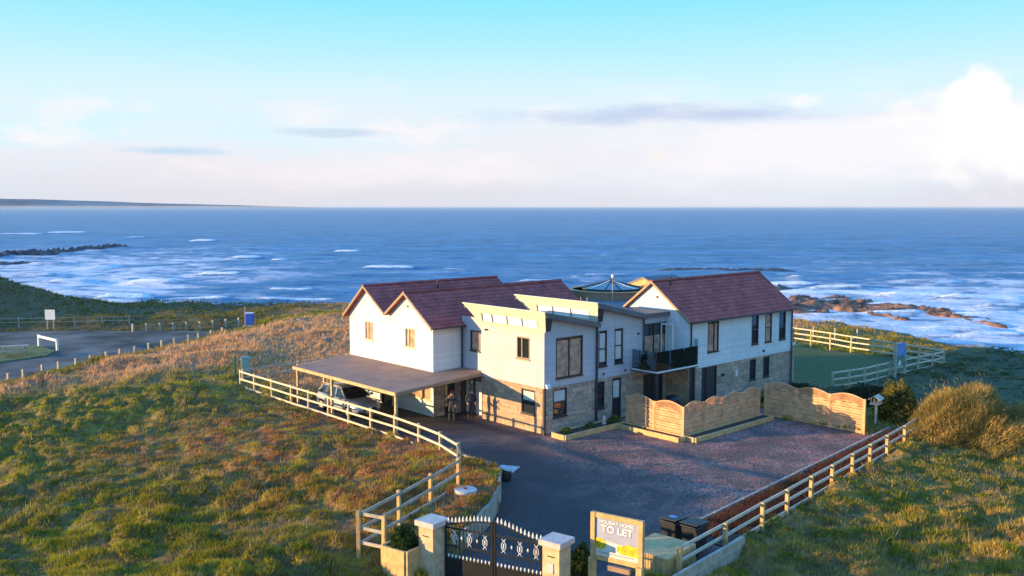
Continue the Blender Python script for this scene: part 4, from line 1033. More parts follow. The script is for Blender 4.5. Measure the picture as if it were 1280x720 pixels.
# retaining wall of upright sleepers round the grass bank
rwl = thing('retaining_wall', 'curved retaining wall of upright timber sleepers below the grass bank', 'wall', (WALL_TOP[0][0], WALL_TOP[0][1], 0))
seg = []
for (x0, y0), (x1, y1) in zip(WALL_TOP[:-1], WALL_TOP[1:]):
    L = math.hypot(x1 - x0, y1 - y0); n = max(1, round(L / .2))
    for k in range(n): seg.append((x0 + (x1 - x0) * (k + .5) / n, y0 + (y1 - y0) * (k + .5) / n, math.atan2(y1 - y0, x1 - x0), L / n))
sm = MB().box(-.098, .098, -.055, .055, -.1, 1).build('sleeper', 'timber_grey', rwl, bevel=.008)
for i, (x, y, a, L) in enumerate(seg):
    hgt = float(field_base(np.array([x - .5]), np.array([y + .4]))[0]) + .12 + random.uniform(-.015, .015)
    q = sm if i == 0 else share(sm, 'sleeper', rwl, (0, 0, 0))
    q.location = (x - WALL_TOP[0][0], y - WALL_TOP[0][1], 0); q.rotation_euler = (0, 0, a); q.scale = (L / .2, 1, max(.12, hgt))

# ================================================================== GATE
P1 = Vector((-14.45, -10.7)); P2 = Vector((-13.25, -13.75)); gd = (P2 - P1).normalized(); gr = math.atan2(gd.y, gd.x)
def pillar(label, x, y, plate):
    o = thing('gate_pillar', label, 'gate pillar', (x, y, 0), R(12), 'gate pillars')
    MB().box(-.29, .29, -.29, .29, -.2, 1.72).build('shaft', 'sandstone', o, bevel=.012)
    cp_ = MB().box(-.38, .38, -.38, .38, 1.72, 1.86)
    cp_.prism([(-.38, -.38, 1.86), (.38, -.38, 1.86), (.38, .38, 1.86), (-.38, .38, 1.86)], (0, 0, .03)); cp_.build('cap', 'capstone', o, bevel=.015)
    MB().box(-.30, -.285, -.13, .13, 1.42, 1.45).build('letter_slot', 'iron', o)
    if plate: MB().box(-.315, -.29, -.10, .12, .95, 1.25).build('intercom', 'pale_concrete', o, bevel=.006)
    return o
pillar('sandstone gate pillar with pale cap beside the square planter', -14.72, -10.42, False)
pillar('sandstone gate pillar with pale cap and a grey intercom plate', -13.08, -14.05, True)
GL = (P2 - P1).length
def spear():
    m = MB(); m.lathe((0, 0, 0), [(.012, 0), (.014, .03), (.032, .05), (.016, .07), (.04, .10), (.03, .14), (.002, .22)], 6)
    m.box(-.045, .045, -.008, .008, .055, .075); return m
def leaf(label, s0, s1, hinge_h, mid_h, flip):
    o = thing('iron_gate', label, 'gate', (P1.x + gd.x * s0, P1.y + gd.y * s0, 0), gr, 'gate leaves')
    L = s1 - s0; n = 12
    top = (lambda t: hinge_h + (mid_h - hinge_h) * math.sin(t * math.pi / 2) ** 1.3) if not flip else (lambda t: mid_h + (hinge_h - mid_h) * math.sin((t) * math.pi / 2) ** 1.6)
    for x in (.03, L - .03): MB().box(x - .03, x + .03, -.03, .03, .08, top(0 if x < .1 else 1) - .05).build('stile', 'iron', o)
    for z in (.15, .72, 1.12, 1.66): MB().bar((.06, 0, z), (L - .06, 0, z), .03, .05).build('rail', 'iron', o)
    N = 8; m = MB()
    for k in range(N): m.bar((.06 + (L - .12) * k / N, 0, top(k / N) - .12), (.06 + (L - .12) * (k + 1) / N, 0, top((k + 1) / N) - .12), .03, .045)
    m.build('top_rail', 'iron', o)
    MB().box(.06, L - .06, -.012, .012, .15, .78).build('kick_sheet', 'iron', o)
    sp = spear().build('spear_tip', 'gilt', o); bar0 = MB().box(-.009, .009, -.009, .009, 0, 1).build('bar', 'iron', o)
    for k in range(n):
        t = (k + .5) / n; x = .06 + (L - .12) * t
        q = bar0 if k == 0 else share(bar0, 'bar', o, (0, 0, 0)); q.location = (x, 0, .15); q.scale = (1, 1, top(t) - .15 - .2)
        q = sp if k == 0 else share(sp, 'spear_tip', o, (0, 0, 0)); q.location = (x, 0, top(t) - .11); q.scale = (.85, .85, .9)
        share(sp, 'spear_tip', o, (x, 0, .72), scale=(.8, .8, .75))
    md = MB()
    for sgn in (-1, 1):
        md.tube([(.0, 0, -.16), (.07 * sgn, 0, -.06), (.07 * sgn, 0, .06), (0, 0, .16)], .013, 5)
        md.tube([(.06 * sgn, 0, -.21), (0, 0, -.13), (-.06 * sgn, 0, -.21)], .012, 5); md.tube([(.06 * sgn, 0, .21), (0, 0, .13), (-.06 * sgn, 0, .21)], .012, 5)
    md.tube([(0, 0, -.07), (0, 0, .07)], [.022, .022], 5); md0 = md.build('medallion', 'gilt', o)
    for k, t in enumerate((.2, .52, .84)):
        q = md0 if k == 0 else share(md0, 'medallion', o, (0, 0, 0)); q.location = (L * t, -.02, 1.40)
    st = MB().lathe((0, 0, 0), [(.005, -.06), (.035, 0), (.005, .06)], 6).build('stud', 'gilt', o)
    for k, t in enumerate((.36, .68)):
        q = st if k == 0 else share(st, 'stud', o, (0, 0, 0)); q.location = (L * t, -.02, 1.40)
leaf('left leaf of the black iron gate with white spear tips', .0, GL / 2 - .015, 1.88, 2.12, False)
leaf('right leaf of the black iron gate, its spear tips falling to the intercom pillar', GL / 2 + .015, GL, 1.84, 2.14, True)

# ================================================================== SIGNS
def text_mesh(body, size, width, m, parent, name, loc, rot):
    cu = bpy.data.curves.new(name, 'FONT'); cu.body = body; cu.size = size; cu.align_x = 'CENTER'; cu.extrude = .002; cu.offset = .012 * size
    t = bpy.data.objects.new(name, cu); col.objects.link(t); dg = bpy.context.evaluated_depsgraph_get(); dg.update()
    me = bpy.data.meshes.new_from_object(t.evaluated_get(dg)); bpy.data.objects.remove(t); bpy.data.curves.remove(cu)
    xs = [v.co.x for v in me.vertices]; k = width / (max(xs) - min(xs))
    for v in me.vertices: v.co.x *= k
    me.materials.clear(); me.materials.append(M[m]); o = link(name, me, parent); o.location = loc; o.rotation_euler = rot; return o
M['sign_sky'] = mat('sign_sky', (.36, .36, .48), .5, .1, 1.2); M['sign_yellow'] = mat('sign_yellow', (.62, .44, .02), .5, .35, 9); M['sign_grey'] = mat('sign_grey', (.38, .38, .42), .5, .1); M['sign_white'] = mat('sign_white', (.86, .85, .84), .5, .03)
M['sign_sand'] = mat('sign_sand', (.68, .63, .58), .5, .1, 3); M['sign_ink'] = mat('sign_ink', (.30, .28, .30), .5); M['sign_blue'] = mat('sign_blue', (.08, .28, .62), .4, .15, 2); M['sign_green'] = mat('sign_green', (.06, .22, .14), .4, .4, 4); M['sign_blank'] = mat('sign_blank', (.75, .76, .74), .5, .06)
sa = Vector((-12.21, -14.66)); sb = Vector((-11.82, -16.08)); sd_ = (sb - sa).normalized(); SL = (sb - sa).length
sg = thing('letting_sign', 'timber framed TO LET sign board with yellow gorse picture beside the gate', 'sign', (sa.x, sa.y, 0), math.atan2(sd_.y, sd_.x))
for x in (0, SL):
    MB().box(x - .07, x + .07, -.07, .07, -.1, 2.62).build('post', 'timber_new', sg, bevel=.008); MB().box(x - .09, x + .09, -.16, -.072, -.1, 1.32).build('prop', 'timber_new', sg, bevel=.008)
for z in (2.55, 1.33): MB().box(.07, SL - .07, -.05, .05, z - .07, z + .07).build('rail', 'timber_new', sg, bevel=.006)
bd = MB().box(.08, SL - .08, -.02, .0, 1.40, 2.48).build('board', 'sign_sky', sg)
def flat(pts, y, name, m): return MB().prism([(.08 + (SL - .16) * x, y, 1.40 + 1.08 * z) for x, z in pts], (0, -.002, 0)).build(name, m, bd)
flat([(0, 0), (1, 0), (1, .38), (0, .46)], -.022, 'picture', 'sign_sand'); flat([(.1, .46), (.25, .5), (.7, .4), (.85, .36), (.3, .4)], -.026, 'picture', 'sign_grey')
flat([(0, .2), (.12, .17), (.22, .22), (.26, .33), (.2, .43), (.1, .47), (0, .46)], -.030, 'picture', 'sign_yellow'); flat([(.5, .2), (.62, .14), (1, .13), (1, .42), (.9, .4), (.78, .43), (.62, .36), (.53, .36)], -.030, 'picture', 'sign_yellow')
text_mesh('TO LET', .27, .98, 'sign_ink', bd, 'lettering_shadow', (SL / 2 + .015, -.027, 2.08), (R(90), 0, 0)); text_mesh('HOLIDAY HOMES', .13, 1.06, 'sign_ink', bd, 'lettering_shadow', (SL / 2 + .01, -.027, 2.335), (R(90), 0, 0))
text_mesh('TO LET', .27, .98, 'sign_white', bd, 'lettering', (SL / 2, -.03, 2.10), (R(90), 0, 0)); text_mesh('HOLIDAY HOMES', .13, 1.06, 'sign_white', bd, 'lettering', (SL / 2, -.03, 2.345), (R(90), 0, 0))
for k in range(14): flat([(.08 + k * .06, .07), (.08 + k * .06 + .04, .07), (.08 + k * .06 + .04, .10), (.08 + k * .06, .10)], -.027, 'fine_print', 'sign_ink')
MB().box(SL * .3, SL * .78, -.06, .06, 1.02, 1.16).build('shelf', 'brown_trim', sg)
s2 = thing('info_board', 'tall blue and green information board on two posts in the garden fence', 'sign', (27.9, -4.35, -.25), R(-8))
for x in (0, 1.05): MB().box(x - .07, x + .07, -.07, .07, 0, 2.5).build('post', 'timber_grey', s2)
ib = MB().box(.08, .97, -.03, .03, .95, 2.45).build('board', 'sign_blue', s2); MB().prism([(.1, -.032, .97), (.95, -.032, .97), (.95, -.032, 1.5), (.6, -.032, 1.7), (.3, -.032, 1.55), (.1, -.032, 1.62)], (0, -.002, 0)).build('picture', 'sign_green', ib)
MB().prism([(.2, -.036, 1.0), (.6, -.036, 1.05), (.45, -.036, 1.4)], (0, -.002, 0)).build('picture', 'sign_white', ib)
s3 = thing('road_sign', 'plain white square sign on two legs in front of the dunes', 'sign', (-5.5, 61.5, terr(-5.5, 61.5)), R(-45))
for x in (-.3, .3): MB().box(x - .04, x + .04, -.04, .04, -.2, 1.9).build('leg', 'timber_grey', s3)
MB().box(-.48, .48, -.07, -.04, 1.0, 1.95).build('board', 'sign_blank', s3)

# ================================================================== SMALL THINGS
g = thing('utility_post', 'green marker post with a teal service cabinet by the field corner', 'service box', (-4.9, 22.6, .0), R(-20))
MB().box(-.5, -.36, -.07, .07, -.2, 1.75).build('post', 'green_paint', g); cb_ = MB().box(-.05, .5, -.18, .18, .62, 1.65).build('cabinet', 'teal_paint', g, bevel=.02); MB().box(.18, .26, -.05, .05, -.2, .62).build('leg', 'green_paint', g)
MB().box(-.02, .47, -.2, -.185, .68, 1.6).build('door', 'teal_paint', cb_, bevel=.006)
g = thing('portable_booth', 'small blue booth on a pale base at the end of the road posts', 'booth', (6.9, 45.6, terr(6.9, 45.6)), R(-40)); g.scale = (.68, .68, .72)
MB().box(-.75, .75, -.6, .6, 0, .28).build('base', 'pale_concrete', g, bevel=.04); bb = MB().box(-.5, .5, -.45, .45, .28, 1.75).build('body', 'blue_paint', g, bevel=.03); MB().box(-.42, .42, -.48, -.455, .35, 1.6).build('door', 'blue_paint', bb)
rt = MB().prism([(-.55, -.5, 1.75), (.55, -.5, 1.75), (.55, .5, 1.75), (-.55, .5, 1.75)], (0, 0, .08)); rt.build('roof', 'white_trim', g); MB().tube([(-.62, .1, .2), (-.62, .1, 2.6)], .05, 6).build('mast', 'timber_grey', g)
g = thing('height_barrier', 'white horizontal bar barrier at the edge of the grass island', 'barrier', (-9.4, 50.7, -.4), R(-82))
MB().box(-.08, .08, -.08, .08, 0, 1.0).build('post', 'white_trim', g); MB().box(3.3, 3.46, -.08, .08, 0, .95).build('post', 'white_trim', g); MB().bar((0, -.09, .88), (3.4, -.09, .84), .06, .2).build('bar', 'white_trim', g)
g = thing('picnic_table', 'grey timber picnic table on the grass island', 'table', (-12.2, 46.6, -.36), R(-20))
for k in range(5): MB().box(-.95, .95, -.4 + k * .16, -.26 + k * .16, .72, .77).build('board', 'timber_grey', g)
for y in (-.78, .64): MB().box(-.95, .95, y, y + .26, .42, .47).build('bench', 'timber_grey', g)
for x in (-.7, .7):
    for s in (-1, 1): MB().bar((x, s * .75, 0), (x, s * .25, .72), .09, .05, (1, 0, 0)).build('leg', 'timber_grey', g)
    MB().bar((x, -.8, .39), (x, .8, .39), .05, .09).build('brace', 'timber_grey', g)
g = thing('bird_table', 'pale roofed bird table on a post behind the end fence panel', 'bird table', (13.9, -10.0, .0), R(10))
MB().box(-.06, .06, -.06, .06, 0, 1.15).build('post', 'timber_white', g); MB().box(-.3, .3, -.22, .22, 1.15, 1.2).build('tray', 'timber_white', g)
MB().prism([(-.38, -.3, 1.42), (.38, -.3, 1.42), (.38, 0, 1.62), (-.38, 0, 1.62)], (0, 0, -.03)).build('roof', 'timber_white', g); MB().prism([(-.38, .3, 1.42), (.38, .3, 1.42), (.38, 0, 1.62), (-.38, 0, 1.62)], (0, 0, -.03)).build('roof', 'timber_white', g)
for x in (-.26, .26):
    for y in (-.18, .18): MB().box(x - .02, x + .02, y - .02, y + .02, 1.2, 1.46).build('strut', 'timber_white', g)
g = thing('litter_bin', 'dark round bin with a tilted pale lid below the tip of the grass bank', 'bin', (-6.35, -4.35, 0)); g.scale = (.66, .66, .75)
MB().lathe((0, 0, 0), [(.26, 0), (.32, .1), (.34, .62), (.3, .66)], 20).build('body', 'black_plastic', g, True); lid = MB().lathe((0, 0, 0), [(.42, 0), (.42, .04), (.3, .1), (.05, .13)], 20).build('lid', 'pale_concrete', g, True); lid.location = (-.05, 0, .66); lid.rotation_euler = (R(12), R(10), 0)
g = thing('manhole_cover', 'pale round concrete cover lying on the grass bank', 'manhole cover', (-10.25, -6.5, terr(-10.25, -6.5) + .03))
MB().lathe((0, 0, -.4), [(.42, 0), (.42, .4), (.38, .43)], 24).build('slab', 'pale_concrete', g); MB().lathe((0, 0, .035), [(.06, 0), (.06, .03)], 8).build('eye', 'iron', g)
# bin store
st = thing('bin_store', 'pale timber bin store with a flat lid behind the TO LET sign', 'bin store', (-8.55, -14.35, 0), R(7))
MB().box(-1.15, .55, -.75, .75, .62, .70).build('lid', 'timber_new', st, bevel=.01)
for k in range(9): MB().box(-1.12 + k * .185, -1.12 + k * .185 + .17, -.76, -.72, 0, .62).build('slat', 'timber_new', st)
for k in range(8): MB().box(-1.15, -1.11, -.72 + k * .185, -.72 + k * .185 + .17, 0, .62).build('slat', 'timber_new', st)
rb_ = thing('low_barrier', 'grey board wall holding the field edge beside the bin store', 'wall', (-8.6, -15.75, -.5), R(6.5))
for k in range(3): MB().box(-1.6, 2.7, -.05, .05, k * .36, k * .36 + .345).build('board', 'timber_grey', rb_, bevel=.008)
for k, (x, y) in enumerate(((-7.15, -13.55), (-7.0, -14.3))):
    b_ = thing('wheelie_bin', ['black wheelie bin with closed lid nearest the drive', 'black wheelie bin with closed lid nearest the boundary fence'][k], 'bin', (x, y, 0), R(97), 'wheelie bins')
    bo = MB(); bo.add([(-.24, -.3, .06), (.24, -.3, .06), (.24, .3, .06), (-.24, .3, .06), (-.3, -.38, .92), (.3, -.38, .92), (.3, .38, .92), (-.3, .38, .92)], [(0, 1, 2, 3), (4, 5, 6, 7), (0, 1, 5, 4), (1, 2, 6, 5), (2, 3, 7, 6), (3, 0, 4, 7)])
    bo.build('body', 'black_plastic', b_, bevel=.02); ld = MB().prism([(-.33, -.42, .93), (.33, -.42, .93), (.33, .42, 1.0), (-.33, .42, 1.0)], (0, 0, .05)).build('lid', 'black_plastic', b_, bevel=.015)
    MB().tube([(-.28, .46, .95), (.28, .46, .95)], .025, 6).build('handle', 'black_plastic', b_)
    for sx in (-.27, .27): MB().tube([(sx - .03, .33, .11), (sx + .03, .33, .11)], .11, 14).build('wheel', 'tyre', b_)
    if k == 0: MB().prism([(-.12, -.1, 1.012), (.12, -.1, 1.012), (.12, .12, 1.03), (-.12, .12, 1.03)], (0, 0, .004)).build('sticker', 'sign_blue', ld)
# porch bits
for k, (x, y, z, lab) in enumerate(((-1.2, 6.62, 1.75, 'small wall lantern on the corner wall of the porch'), (.2, 5.88, 1.75, 'small wall lantern beside the white entrance door'))):
    o = thing('wall_lantern', lab, 'lamp', (x, y, z)); MB().box(-.05, .05, -.02, .06, -.08, .16).build('bracket', 'iron', o); MB().lathe((0, -.06, -.06), [(.03, 0), (.07, .04), (.06, .18), (.01, .24)], 8).build('lantern', 'lamp_glass', o)
o = thing('barbecue', 'dark covered barbecue on the patio under the balcony', 'barbecue', (8.3, -1.4, 0)); MB().lathe((0, 0, .55), [(.35, 0), (.42, .2), (.38, .42), (.12, .52)], 16).build('cover', 'black_plastic', o, True)
for sx, sy in ((-.3, -.2), (.3, -.2), (-.3, .2), (.3, .2)): MB().box(sx - .02, sx + .02, sy - .02, sy + .02, 0, .62).build('leg', 'iron', o)
for k, (x, y, lab) in enumerate(((1.25, -1.0, 'pale garden ornament standing in the sleeper bed by the wall'),)):
    o = tag(MB().lathe((0, 0, 0), [(.1, 0), (.12, .05), (.07, .2), (.1, .32), (.06, .42), (.02, .46)], 10).build('garden_ornament', 'capstone', None, True), lab, 'ornament'); o.location = (3.25, -1.0, .2)
# ================================================================== CAR
def car():
    c = thing('parked_car', 'silver estate car parked under the carport facing right', 'car', (-4.35, 10.9, 0), R(-90))
    # local x forward, y left; side profile stations: x, sill z, belt z, half width at belt, roof z, half width of roof
    st = [(-2.18, .42, .78, .70, None, 0), (-2.1, .30, .98, .82, None, 0), (-1.7, .24, 1.0, .88, None, 0), (-.9, .22, .98, .90, None, 0), (0, .22, .95, .90, None, 0), (.8, .22, .93, .90, None, 0), (1.2, .24, .90, .88, None, 0), (1.7, .26, .82, .84, None, 0), (2.05, .30, .70, .76, None, 0), (2.18, .40, .58, .62, None, 0)]
    co = []; fs = []; k = 0
    for (x, z0, z1, hw, _, _) in st:
        zm = (z0 + z1) / 2
        ring = [(-hw * .82, z0), (-hw * .98, z0 + .1), (-hw * 1.0, zm), (-hw * .97, z1 - .1), (-hw * .86, z1), (0, z1 + .03), (hw * .86, z1), (hw * .97, z1 - .1), (hw, zm), (hw * .98, z0 + .1), (hw * .82, z0)]
        co += [(x, y, z) for y, z in ring]
    n = 11
    for i in range(len(st) - 1):
        for j in range(n): fs.append((i * n + j, i * n + (j + 1) % n, (i + 1) * n + (j + 1) % n, (i + 1) * n + j))
    fs.append(tuple(range(n))); fs.append(tuple((len(st) - 1) * n + j for j in range(n)))
    body = MB().add(co, fs).build('body', 'car_paint', c, True)
    sb_ = body.modifiers.new('round', 'SUBSURF'); sb_.levels = sb_.render_levels = 1
    # cabin: roof skin on pillars, glass between
    low = [(-1.98, .74), (-1.1, .80), (.0, .80), (.95, .76)]; up = [(-1.62, .58, 1.40), (-.9, .62, 1.48), (-.1, .62, 1.49), (.25, .58, 1.43)]
    rf = MB(); vs = []
    for (x, h, z) in up: vs += [(x, -h, z - .05), (x, -h * .6, z + .015), (x, h * .6, z + .015), (x, h, z - .05)]
    f2 = []
    for i in range(3):
        for j in range(3): f2.append((i * 4 + j, i * 4 + j + 1, (i + 1) * 4 + j + 1, (i + 1) * 4 + j))
    rf.add(vs, f2); roof = rf.build('roof', 'car_paint', c, True); so_ = roof.modifiers.new('thick', 'SOLIDIFY'); so_.thickness = .04
    for s in (-1, 1):
        for (lx, ly), (ux, uh, uz) in zip(low, up):
            MB().bar((lx, s * ly, .96), (ux, s * uh, uz - .03), .07, .07).build('pillar', 'car_paint', c)
        for i in range(3):
            (a, b), (d, e) = (low[i], low[i + 1]), (up[i], up[i + 1])
            MB().add([(a[0], s * (a[1] - .01), .97), (b[0], s * (b[1] - .01), .95), (e[0], s * (e[1] - .01), e[2] - .06), (d[0], s * (d[1] - .01), d[2] - .06)], [(0, 1, 2, 3)]).build('side_window', 'window_glass', c)
        MB().bar((-1.5, s * .6, 1.50), (.1, s * .6, 1.52), .035, .035).build('roof_rail', 'alloy', c)
        MB().box(.72, .9, min(s * .9, s * 1.05), max(s * .9, s * 1.05), .95, 1.08).build('mirror', 'car_paint', c, bevel=.02)
        MB().prism([(2.0, s * .48, .66), (1.82, s * .76, .70), (1.86, s * .76, .80), (2.02, s * .48, .76)], (.02, s * .02, 0)).build('headlight', 'lamp_glass', c)
        MB().prism([(-2.13, s * .62, .8), (-2.05, s * .82, .8), (-2.0, s * .82, .96), (-2.1, s * .62, .96)], (-.02, s * .02, 0)).build('tail_light', 'red_glass', c)
        for x in (-.1, .78): MB().box(x, x + .01, min(s * .895, s * .905), max(s * .895, s * .905), .35, .9).build('door_seam', 'iron', body)
        for x in (-.85, .15): MB().box(x, x + .16, min(s * .9, s * .925), max(s * .9, s * .925), .78, .81).build('door_handle', 'alloy', body)
        for x in (-1.35, 1.32):
            ty = MB().tube([(x, s * .68, .32), (x, s * .9, .32)], .32, 22).build('wheel', 'tyre', c); MB().tube([(x, s * .895, .32), (x, s * .912, .32)], .21, 16).build('rim', 'alloy', ty)
    MB().add([(.97, -.72, .95), (.97, .72, .95), (.28, .54, 1.41), (.28, -.54, 1.41)], [(0, 1, 2, 3)]).build('windscreen', 'window_glass', c); MB().add([(-2.0, -.68, .98), (-2.0, .68, .98), (-1.66, .54, 1.37), (-1.66, -.54, 1.37)], [(0, 1, 2, 3)]).build('rear_window', 'window_glass', c)
    MB().box(2.12, 2.2, -.4, .4, .45, .58).build('grille', 'iron', c); MB().box(2.17, 2.215, -.26, .26, .36, .46).build('number_plate', 'sign_white', c)
    MB().tube([(-1.4, 0, 1.5), (-1.55, 0, 1.68)], .012, 5).build('aerial', 'iron', c)
    return c
car()

# ================================================================== PEOPLE
def person(label, x, y, rz, jacket, trousers, hair, raise_arm, cap=None):
    p = thing('person', label, 'person', (x, y, 0), rz)
    m = bpy.data.materials.new('clothes'); m.use_nodes = True; t = NT(m.node_tree)
    s = t.n('ShaderNodeSeparateXYZ', ins={0: t.n('ShaderNodeTexCoord').outputs['Object']}); z = s.outputs[2]
    c = t.mix(t.math('GREATER_THAN', z, .88), (*trousers, 1), (*jacket, 1)); c = t.mix(t.math('GREATER_THAN', z, 1.47), c, (.50, .30, .21, 1)); c = t.mix(t.math('LESS_THAN', z, .09), c, (.02, .02, .02, 1))
    b = t.n('ShaderNodeBsdfPrincipled', ins={'Base Color': c, 'Roughness': .8}); t.t.links.new(b.outputs[0], t.n('ShaderNodeOutputMaterial').inputs[0])
    # skeleton: x right, y front is -y
    V = {'pel': ((0, 0, .95), .15), 'wai': ((0, .01, 1.12), .13), 'che': ((0, .02, 1.33), .155), 'nec': ((0, .01, 1.48), .062), 'hed': ((0, -.01, 1.60), .092), 'top': ((0, -.005, 1.70), .075)}
    Ed = [('pel', 'wai'), ('wai', 'che'), ('che', 'nec'), ('nec', 'hed'), ('hed', 'top')]
    for k, sx in (('l', -1), ('r', 1)):
        V['hip' + k] = ((.10 * sx, 0, .88), .10); V['kne' + k] = ((.115 * sx, -.015, .48), .068); V['ank' + k] = ((.12 * sx, .02, .09), .045); V['toe' + k] = ((.135 * sx, -.15, .045), .04)
        V['sho' + k] = ((.19 * sx, .02, 1.40), .075)
        if raise_arm and k == raise_arm: V['elb' + k] = ((.30 * sx, -.10, 1.22), .052); V['wri' + k] = ((.12 * sx, -.26, 1.42), .036)
        else: V['elb' + k] = ((.27 * sx, .03, 1.12), .052); V['wri' + k] = ((.22 * sx, -.16, 1.0), .036)
        Ed += [('pel', 'hip' + k), ('hip' + k, 'kne' + k), ('kne' + k, 'ank' + k), ('ank' + k, 'toe' + k), ('che', 'sho' + k), ('sho' + k, 'elb' + k), ('elb' + k, 'wri' + k)]
    names = list(V); me = bpy.data.meshes.new('body'); me.from_pydata([V[n_][0] for n_ in names], [(names.index(a), names.index(b_)) for a, b_ in Ed], [])
    o = link('body', me, p); o.modifiers.new('skin', 'SKIN'); su = o.modifiers.new('sub', 'SUBSURF'); su.levels = su.render_levels = 2
    for i, n_ in enumerate(names): r = V[n_][1]; me.skin_vertices[0].data[i].radius = (r, r); me.skin_vertices[0].data[i].use_root = (n_ == 'pel')
    me.materials.append(m)
    for k, sx in (('l', -1), ('r', 1)):
        wv = Vector(V['wri' + k][0]); ev = Vector(V['elb' + k][0]); d = (wv - ev).normalized(); sd = d.cross(Vector((0, 1, .3))).normalized(); nr = sd.cross(d)
        h = MB(); h.tube([wv - d * .02, wv + d * .05, wv + d * .095], [.028, .036, .034], 8)
        for q in range(4):
            a0 = wv + d * .085 + sd * (.027 - q * .018); L = (.065, .075, .07, .055)[q]
            h.tube([a0, a0 + d * L * .55 + nr * .006, a0 + d * L * .85 + nr * .025], [.010, .009, .007], 6)
        h.tube([wv + d * .03 + sd * .03, wv + d * .065 + sd * .055, wv + d * .095 + sd * .055 + nr * .012], [.012, .011, .008], 6); h.build('hand', 'skin', p, True)
    hr = MB(); hr.lathe((0, .012, 1.585), [(.088, 0), (.104, .06), (.098, .12), (.06, .165), (.01, .18)], 14)
    hm = mat('hair', hair, .8); ho = hr.build('hair', hm, p, True)
    fc = MB(); fc.tube([(0, -.098, 1.625), (0, -.118, 1.598), (0, -.10, 1.585)], [.010, .016, .010], 6); fc.build('nose', 'skin', p, True)
    for sx in (-1, 1): MB().lathe((.034 * sx, -.094, 1.628), [(.004, -.008), (.011, 0), (.004, .008)], 6).build('eye', 'iron', p); MB().tube([(.098 * sx, 0, 1.59), (.106 * sx, .008, 1.615), (.098 * sx, .005, 1.645)], [.010, .016, .010], 6).build('ear', 'skin', p, True)
    MB().tube([(-.026, -.098, 1.563), (0, -.104, 1.561), (.026, -.098, 1.563)], .006, 5).build('mouth', 'red_glass', p)
    if cap: MB().lathe((0, 0, 1.655), [(.108, 0), (.108, .05), (.07, .1), (.01, .115)], 14).build('hat', mat('hat', cap, .8), p, True)
    return p
person('person in a dark coat and red hat standing under the porch, arm raised', -1.85, 4.95, R(-50), (.035, .04, .05), (.05, .05, .06), (.05, .03, .02), 'l', (.30, .03, .03))
person('person in dark clothes standing nearer the white entrance door', -.75, 4.72, R(-35), (.03, .028, .035), (.03, .03, .04), (.10, .06, .04), None)

# ================================================================== SHRUBS
def shrub(name, label, loc, rx, ry, rz_, n, pal, leaf=.05, stems=7, group=None, long=1.6, upbias=.3, hollow=.35, cat='shrub'):
    o = thing(name, label, cat, loc, 0, group); g_ = np.random.default_rng(abs(hash((round(loc[0] * 10), round(loc[1] * 10)))) % 99991)
    v = g_.normal(size=(n, 3)); v /= np.linalg.norm(v, axis=1)[:, None]; r = (hollow + (1 - hollow) * g_.random(n)) ** .6
    lump = .72 + .5 * fbm(v[:, 0] * 2.2 + 5, v[:, 1] * 2.2 + v[:, 2] * 1.7, int(loc[0] * 7) % 50 + 2, 3)
    v[:, 2] = np.abs(v[:, 2]) * .95 + .02
    P_ = v * (r * lump)[:, None] * np.array([rx, ry, rz_]); P_[:, 2] += .02 * rz_
    a = g_.normal(size=(n, 3)) + v * .8; a[:, 2] += upbias; a /= np.linalg.norm(a, axis=1)[:, None]
    b = np.cross(a, g_.normal(size=(n, 3))); b /= np.linalg.norm(b, axis=1)[:, None]
    L = leaf * (.6 + .8 * g_.random(n))[:, None]
    co = np.stack([P_ - a * L * long * .5, P_ + b * L * .5, P_ + a * L * long * .5, P_ - b * L * .5], 1).reshape(-1, 3)
    pal = np.array(pal); pick = np.clip(fbm(P_[:, 0] * 2.5 / max(.4, rx) + 3, P_[:, 2] * 3 + P_[:, 1] * 2.5 / max(.4, ry), 8, 3) * 1.6 - .3 + (g_.random(n) - .5) * .5, 0, .999)
    cc = pal[(pick * len(pal)).astype(int)] * (.7 + .6 * g_.random((n, 1)))
    link('foliage', raw_mesh('foliage', co, np.arange(len(co)).reshape(-1, 4), 'blade', np.repeat(cc, 4, 0)), o)
    mb = MB()
    for k in range(stems):
        an = g_.random() * 6.28; e = Vector((math.cos(an) * rx * .6 * g_.random(), math.sin(an) * ry * .6 * g_.random(), rz_ * (.55 + .35 * g_.random())))
        mb.tube([(0, 0, -.1), e * .5 + Vector((0, 0, .05)), e], [.035 * rz_ ** .5, .022 * rz_ ** .5, .008], 5)
    mb.build('stem', 'brown_trim', o)
    return o
